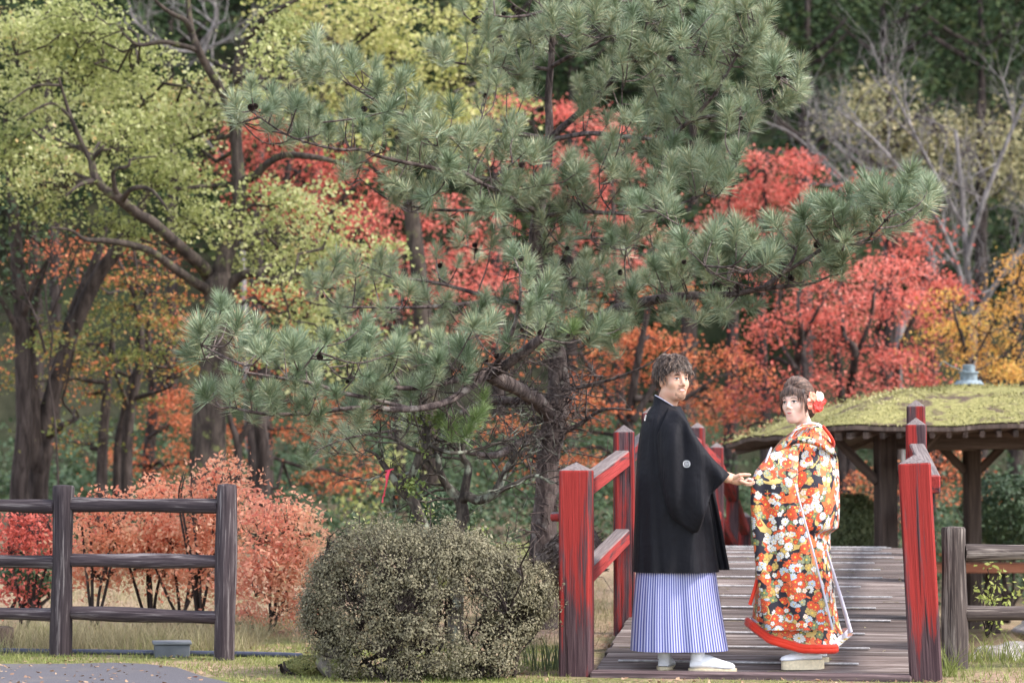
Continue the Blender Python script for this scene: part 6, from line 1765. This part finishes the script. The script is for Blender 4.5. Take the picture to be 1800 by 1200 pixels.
def clump(name, label, px, py, Y, rx, ry, ryd, n, leaf, mat, cat='bush', asp=.55, base_px=None, up=.6, core=None):
    """clipped or domed shrub: a dense shell of small leaves over short stems"""
    k = Y / FPX; c = P(px, py, Y); g = float(gz(c[0], c[1]))
    r_ = thing(name, (c[0], c[1], g), label, cat)
    d = rng.normal(size=(n, 3)); d /= np.linalg.norm(d, axis=1, keepdims=True)
    R = np.array((rx * k, ryd, ry * k)); rad = 1 - np.abs(rng.normal(size=n)) * .10
    bump = 1 + .05 * np.sin(d[:, 0] * 7 + d[:, 2] * 5) + .04 * np.sin(d[:, 1] * 9 - d[:, 2] * 8)
    p = c + d * R * (rad * bump)[:, None]; keep = p[:, 2] > g - .02; p = p[keep]
    mb = MB(); leaves(mb, p, d[keep] + rng.normal(size=p.shape) * .5 + (0, 0, up * .4), leaf * rng.uniform(.6, 1.3, len(p)), asp)
    part('foliage', mb, mat, r_, kind='stuff')
    tw = MB()
    for _ in range(14):
        q = c + rng.normal(size=3) * R * .45; tube(tw, wig(np.array((c[0] + rng.normal() * .05, c[1], g - .03)), q, 6, .06), np.linspace(.02, .006, 6), 5, False)
    part('stems', tw, M_bark_dark, r_)
    return r_
M_clip = leaf_mat('leaf_clipped', [(0, (.06, .08, .035)), (.5, (.12, .15, .07)), (1, (.24, .26, .13))], .2, 2.0)
M_mound = leaf_mat('leaf_mound', [(0, (.14, .16, .05)), (.5, (.26, .27, .10)), (1, (.38, .35, .16))], .25, 2.0)
clump('clipped_bush', 'rounded clipped green bush behind the woman, left of the pavilion post', 1500, 925, 24, 48, 60, .35, 5200, .045, M_clip)
clump('clipped_bush', 'dark green clipped bush behind the gnarled tree', 778, 915, 20.5, 58, 60, .35, 5200, .04, M_dkgreen)
clump('clipped_bush', 'low pale green mound of a bush behind the azalea to the right', 915, 1000, 18, 75, 48, .4, 5200, .03, M_mound)
clump('clipped_bush', 'low pale green mound just showing above the middle of the azalea', 720, 990, 17.5, 80, 60, .4, 4200, .03, M_mound)
clump('clipped_bush', 'dark low bush at the left edge behind the fence rails', 60, 1005, 19, 60, 45, .3, 3200, .045, M_dkgreen)
clump('clipped_bush', 'dark green shrub behind the right fence under the pavilion', 1765, 900, 26.5, 75, 70, .4, 3600, .06, M_dkgreen)

# saplings turning red behind the left fence
def sapling(label, px, Y, lst, dens=.85, mat=M_pink, leaf=.042, extra=()):
    T = Tree('red_sapling', gbase(px, Y), label, 'red saplings behind the left fence', cat='sapling')
    b = base_py(px, Y, -.03)
    for k in range(4):
        xt = px + rng.uniform(-55, 55)
        T.stem([(px + rng.uniform(-8, 8), b, Y + rng.normal() * .06, .014), (px + (xt - px) * .4 + rng.uniform(-6, 6), b - (b - lst[0][1]) * .35, Y, .011), (xt, lst[0][1] + 25, Y, .008), (xt + rng.uniform(-15, 15), lst[0][1] - 30, Y, .004)], M_bark_dark, 'trunk' if k == 0 else 'branch', 6)
    T.crown([(x, y, Y + rng.normal() * .15, rx, ry) for (x, y, rx, ry) in lst], dens * 1.75, leaf * .95, 78, mat, .55, .2, limb=True, asp=.5, twig_r=.003)
    T.done(M_bark_dark)
sapling('bright red sapling at the far left behind the fence', 45, 17.5, [(50, 935, 70, 40), (20, 960, 50, 30), (30, 1030, 60, 20), (90, 960, 40, 35)], .8, M_red, .04)
sapling('pinkish red sapling between the two left fence posts, nearer the left post', 168, 17, [(190, 910, 60, 45), (160, 950, 50, 50), (220, 960, 50, 50), (200, 870, 40, 25), (180, 1010, 60, 25)], .8)
sapling('pinkish red sapling seen through the middle of the fence bay', 262, 17.4, [(270, 900, 55, 50), (300, 940, 55, 50), (250, 960, 50, 40), (290, 860, 40, 25), (290, 1000, 60, 30)], .8)
sapling('pink red sapling directly behind the right post of the left fence', 352, 16.8, [(390, 860, 55, 45), (350, 900, 50, 50), (410, 910, 50, 55), (380, 960, 60, 45), (420, 830, 35, 30), (350, 1000, 40, 30)], .8)
sapling('low pink sapling between the nearer left post and the right post, behind the lower rails', 315, 17.2, [(310, 930, 55, 45), (340, 980, 55, 40), (240, 985, 55, 40), (150, 990, 40, 30), (400, 1010, 50, 40)], .8)
sapling('fading pink and orange sapling between the left fence and the azalea bush', 475, 16.4, [(455, 930, 50, 55), (500, 915, 50, 50), (540, 980, 40, 50), (420, 1080, 50, 40), (480, 985, 60, 50), (520, 960, 40, 40), (450, 1030, 45, 40), (495, 1060, 50, 35), (440, 870, 30, 30), (545, 930, 25, 25)], .8, leaf_mat('leaf_fading', [(0, (.60, .18, .13)), (.35, (.76, .36, .25)), (.75, (.78, .52, .34)), (1, (.42, .38, .16))], .55, 1.6, .5))

# grey utility box with a lid
M_box = plain_mat('grey_plastic', (.085, .092, .105), .6, .4, .12, 12, .05)
M_box2 = plain_mat('grey_lid', (.14, .15, .168), .6, .4, .12, 12, .05)
bc = P(302, 1152, 14.55); bz = float(gz(bc[0], bc[1]))
ub = thing('utility_box', (bc[0], bc[1], bz), 'small grey plastic box with a lid on the grass under the fence rails', 'box')
m_ = MB(); box(m_, (0, 0, .036), (.105, .075, .04), None, .006); place('body', m_.mesh('body', M_box, False), ub, Matrix.Translation((bc[0], bc[1], bz)) @ Matrix.Rotation(.18, 4, 'Z'))
m_ = MB(); box(m_, (0, 0, .084), (.115, .085, .0085), None, .004); place('lid', m_.mesh('lid', M_box2, False), ub, Matrix.Translation((bc[0], bc[1], bz)) @ Matrix.Rotation(.18, 4, 'Z'))
# dark hose along the fence foot
M_hose = plain_mat('dark_hose', (.045, .05, .08), .4, .5, .2, 30, .1)
mb = MB(); hp = [P(x, y, Y) for x, y, Y in ((-60, 1143, 14.86), (60, 1147, 14.75), (170, 1148, 14.7), (300, 1150, 14.62), (400, 1153, 14.55), (480, 1155, 14.48), (530, 1158, 14.4))]
for p in hp: p[2] = float(gz(p[0], p[1])) + .016
tube(mb, catmull(hp, 50), .017, 10)
solo('garden_hose', mb, M_hose, hp[3], 'dark blue hose lying in the grass along the foot of the left fence', 'hose')

# stones
def stone(name, label, px, py, Y, rx, ry, ryd, mat, seed, cat='stone', sink=.3):
    g = np.random.default_rng(seed); k = Y / FPX; c = P(px, py, Y)
    n, m = 22, 14; V = []
    for i in range(m + 1):
        for j in range(n):
            a, b = j * 2 * PI / n, PI * i / m; d = np.array((math.sin(b) * math.cos(a), math.sin(b) * math.sin(a), math.cos(b)))
            r = 1 + .13 * math.sin(d[0] * 4 + seed) * math.cos(d[1] * 3 + seed) + .09 * math.sin(d[2] * 6 + d[0] * 5) + g.normal() * .012
            V.append(c + d * np.array((rx * k, ryd, ry * k)) * r)
    mb = MB(); mb.add(V, [(i * n + j, (i + 1) * n + j, (i + 1) * n + (j + 1) % n, i * n + (j + 1) % n) for i in range(m) for j in range(n)])
    solo(name, mb, mat, (c[0], c[1], float(gz(c[0], c[1]))), label, cat)
M_stone = bark_mat('stone_grey', (.16, .14, .13), (.38, .35, .33), 9, 1, (.2, .22, .1), (.58, .7))
M_stone_m = bark_mat('stone_mossy', (.10, .085, .075), (.24, .2, .18), 12, 1, (.17, .19, .05), (.42, .55))
M_stump = bark_mat('old_stump', (.035, .026, .02), (.13, .095, .075), 22, .3)
stone('boulder', 'pale grey boulder behind the right fence beside the grass', 1765, 1160, 15.6, 62, 30, .3, M_stone, 3)
stone('boulder', 'smaller pale stone low at the right edge behind the fence rail', 1850, 1110, 17, 60, 26, .3, M_stone, 8)
stone('boulder', 'mossy grey stone at the left foot of the azalea bush', 588, 1165, 13.1, 30, 30, .1, M_stone_m, 5)
mb = MB(); b = gbase(4, 15.0); tube(mb, [b - (0, 0, .05), b + (0, 0, .08), b + (0, 0, .14), b + (.0, 0, .15)], [.1, .085, .08, .06], 16, True, .08)
solo('tree_stump', mb, M_stump, b, 'short dark brown tree stump at the left edge behind the fence', 'stump')
clump('moss_mound', 'bright mossy tuft at the left foot of the azalea by the hose end', 548, 1168, 13.3, 46, 18, .14, 4200, .014, leaf_mat('leaf_moss', [(0, (.10, .11, .03)), (.6, (.21, .21, .065)), (1, (.34, .29, .13))], .15, 6), 'moss', .35)
# thick bark covered trunk lying behind the left newel post
M_thatch = bark_mat('shaggy_bark', (.05, .036, .032), (.20, .155, .135), 30, 1, None)
mb = MB(); q = catmull([P(900, 1080, 15.4), P(938, 1035, 15.3), P(968, 1000, 15.2), P(1000, 975, 15.0), P(1035, 955, 14.9)], 30)
q[:, 2] -= .02; tube(mb, q, np.linspace(.10, .17, 30), 22, True, .13)
rr_ = MB()
for k in range(420):
    i = int(rng.integers(0, 29)); a = rng.uniform(0, 2 * PI); x, y, d = frame(q[i + 1] - q[i]) if i < 29 else frame(q[i] - q[i - 1])
    c = q[i] + (x * math.cos(a) + y * math.sin(a)) * (.10 + .07 * i / 29) * 1.03
    tube(rr_, [c, c + d * .05 + rng.normal(size=3) * .006, c + d * .1 + rng.normal(size=3) * .01], [.006, .005, .002], 4, False)
lg = thing('fallen_log', q[10], 'thick log with shaggy peeling bark lying behind the left bridge post', 'log')
part('trunk', mb, M_thatch, lg); part('bark_strips', rr_, M_thatch, lg, kind='stuff')

# ribbon tied to the gnarled tree
M_ribbon = plain_mat('pink_ribbon', (.78, .06, .11), .45, .4, .12, 40, .1)
mb = MB()
for (pts, w) in (([(684, 826), (681, 838), (679, 852), (674, 868), (672, 883)], .009), ([(684, 826), (679, 836), (680, 850), (677, 862), (675, 872)], .007)):
    c = catmull([P(x, y, 15.33) for x, y in pts], 14); tw_ = np.linspace(0, 2.2, 14)
    s = np.stack([np.cos(tw_), np.sin(tw_) * .8, np.zeros(14)], -1) * w
    t3 = np.stack([-np.sin(tw_), np.cos(tw_), np.zeros(14)], -1) * .0012
    loft(mb, np.stack([c - s - t3, c + s - t3, c + s + t3, c - s + t3], 1), None, True, True, True)
kn = P(684, 826, 15.33); a = np.arange(13) * 2 * PI / 12
tube(mb, np.stack([kn[0] + .024 * np.cos(a), kn[1] + .05 + .03 * np.sin(a), kn[2] + .006 * np.cos(a)], -1), .005, 6)
solo('ribbon', mb, M_ribbon, kn, 'thin pink red ribbon tied to a branch of the gnarled tree', 'ribbon')

# young plant with green leaves behind the right fence
sp = thing('young_plant', gbase(1735, 15.2), 'young plant with fresh green leaves growing behind the right fence rails', 'plant')
mb = MB(); lf = []; 
for (x, y) in ((1745, 995), (1720, 1025), (1770, 1030), (1795, 1035), (1735, 1050), (1755, 1010)):
    c = wig(P(1735, 1120, 15.2), P(x, y, 15.2 + rng.normal() * .1), 8, .05, .1); tube(mb, c, np.linspace(.006, .002, 8), 5, False)
    for _ in range(26): lf.append(c[int(rng.integers(2, 8))] + rng.normal(size=3) * .035)
part('stem', mb, M_bark_dark, sp); lf = np.array(lf); mb = MB(); leaves(mb, lf, rng.normal(size=lf.shape) + (0, -.3, .8), rng.uniform(.025, .05, len(lf)), .5)
part('foliage', mb, leaf_mat('leaf_young', [(0, (.22, .28, .06)), (1, (.45, .45, .14))], .4), sp, kind='stuff')

# grass, weeds and fallen leaves (nobody could count them)
def blades(mb, P0, h, w, lean):
    n = len(P0); a = rng.uniform(0, 2 * PI, n); s = np.stack([np.cos(a), np.sin(a), np.zeros(n)], -1) * np.asarray(w).reshape(-1, 1)
    l = rng.normal(size=(n, 3)) * (lean, lean, 0); up = np.array((0, 0, 1.))
    h = np.asarray(h).reshape(-1, 1)
    m1 = P0 + up * h * .55 + l * h * .4; tip = P0 + up * h * .95 + l * h
    V = np.stack([P0 - s, P0 + s, m1 + s * .7, tip, m1 - s * .7], 1).reshape(-1, 3); i = np.arange(n) * 5
    n0 = mb.n; mb.add(V, np.stack([i, i + 1, i + 2, i + 4], -1)); mb.t.append(np.stack([i + 4, i + 2, i + 3], -1) + n0)
def scatter(n, x0, x1, y0, y1, fn=None):
    x = rng.uniform(x0, x1, n); y = rng.uniform(y0, y1, n)
    if fn is not None:
        k = fn(x, y) > rng.random(n); x, y = x[k], y[k]
    return np.stack([x, y, gz(x, y) - .004], -1)
M_grass = leaf_mat('grass_blades', [(0, (.12, .15, .035)), (.5, (.22, .25, .07)), (.8, (.34, .33, .13)), (1, (.46, .38, .22))], .3, 1.5, .45)
M_dry = leaf_mat('dry_grass', [(0, (.20, .17, .09)), (.6, (.34, .285, .17)), (1, (.19, .21, .07))], .3, 1.2, .4)
def on_turf(x, y):
    edge = np.where(x < -3.0, 13.98, 13.98 - np.maximum(0, x + 2.15) ** 1.4 * 2.1)
    d = np.where(x < -1.2, y - edge, 1.0)
    return np.clip((d + .02) * 9, 0, 1) * (.35 + .65 * np.clip(np.sin(x * 4.3 + 1) * np.sin(y * 5.1 + x) + .55, 0, 1))
q = scatter(34000, -3.3, .32, 12.3, 15.4, on_turf); mb = MB()
blades(mb, q, rng.uniform(.012, .038, len(q)), .0022, .5)
q = scatter(3200, 1.9, 4.4, 12.4, 15.2); q = q[(q[:, 0] > 2.36)]; blades(mb, q, rng.uniform(.02, .07, len(q)), .0025, .45)
q = scatter(900, .3, 2.4, 12.4, 12.95); blades(mb, q, rng.uniform(.012, .03, len(q)), .0022, .5)
tag(part('grass', mb, M_grass, None, False), 'short mossy grass along the front and under the fence', 'grass', kind='stuff')
q = scatter(15000, -4.2, .9, 14.8, 24, lambda x, y: .25 + .75 * (np.sin(x * 2.2 + y) > -.2)); mb = MB()
blades(mb, q, rng.uniform(.03, .12, len(q)), .003, .6)
q = scatter(5000, -3.2, -1.6, 14.7, 16.2); blades(mb, q, rng.uniform(.06, .2, len(q)), .002, .5)
q = scatter(5000, 2.6, 6.5, 14.2, 19); blades(mb, q, rng.uniform(.05, .16, len(q)), .003, .6)
tag(part('dry_grass', mb, M_dry, None, False), 'dry yellowish grass on the ground behind the fences', 'grass', kind='stuff')
q = np.concatenate([scatter(5200, -5, .9, 15, 27), scatter(500, -3.4, .3, 12.4, 15), scatter(55, -3.4, -1.4, 12.6, 14), scatter(160, .3, 2.6, 12.5, 13.0)]); q[:, 2] += .014
mb = MB(); leaves(mb, q, rng.normal(size=q.shape) * .35 + (0, 0, 1), rng.uniform(.015, .042, len(q)), .6)
tag(part('fallen_leaves', mb, leaf_mat('fallen_leaf', [(0, (.14, .075, .05)), (.5, (.32, .19, .12)), (.85, (.44, .31, .2)), (1, (.42, .13, .08))], .15, 1)), 'fallen brown and pinkish leaves scattered over the ground', 'leaf litter', kind='stuff')
# leaves and needles lying on the deck
mb = MB(); pts = []
for _ in range(70):
    s, u = rng.uniform(.05, 4.5), rng.uniform(.12, BW - .12); pts.append(BP(s, u, deck_z(s) + .016))
pts = np.array(pts); leaves(mb, pts[:30], rng.normal(size=(30, 3)) * .3 + (0, 0, 1), rng.uniform(.02, .035, 30), .6)
for p in pts[30:]:
    d = rng.normal(size=3) * (1, 1, 0); d /= np.linalg.norm(d); tube(mb, [p, p + d * .05 + (0, 0, .004), p + d * .1], .0013, 4, False)
tag(part('deck_litter', mb, M_dry), 'dry pine needles and leaves lying on the bridge deck', 'leaf litter', kind='stuff')
# bladed plants beside the left newel and tufts at the right one
mb = MB(); q = np.concatenate([P(968, 1120, 13.6) + rng.normal(size=(26, 3)) * (.05, .06, 0), P(915, 1130, 13.9) + rng.normal(size=(20, 3)) * (.06, .06, 0)]); q[:, 2] = gz(q[:, 0], q[:, 1]) - .01
blades(mb, q, rng.uniform(.12, .27, len(q)), .006, .22)
tag(part('iris_leaves', mb, M_clip, None, False), 'clump of upright blade leaves left of the bridge post', 'plant', kind='stuff')
mb = MB(); q = np.concatenate([P(1668, 1180, 13.2) + rng.normal(size=(60, 3)) * (.05, .05, 0), P(1745, 1180, 14.2) + rng.normal(size=(120, 3)) * (.16, .1, 0), P(1640, 1120, 14.4) + rng.normal(size=(50, 3)) * (.1, .1, 0)]); q[:, 2] = gz(q[:, 0], q[:, 1]) - .01
blades(mb, q, rng.uniform(.08, .24, len(q)), .0032, .5)
tag(part('tall_grass', mb, M_grass, None, False), 'tufts of longer grass round the foot of the right fence post', 'grass', kind='stuff')
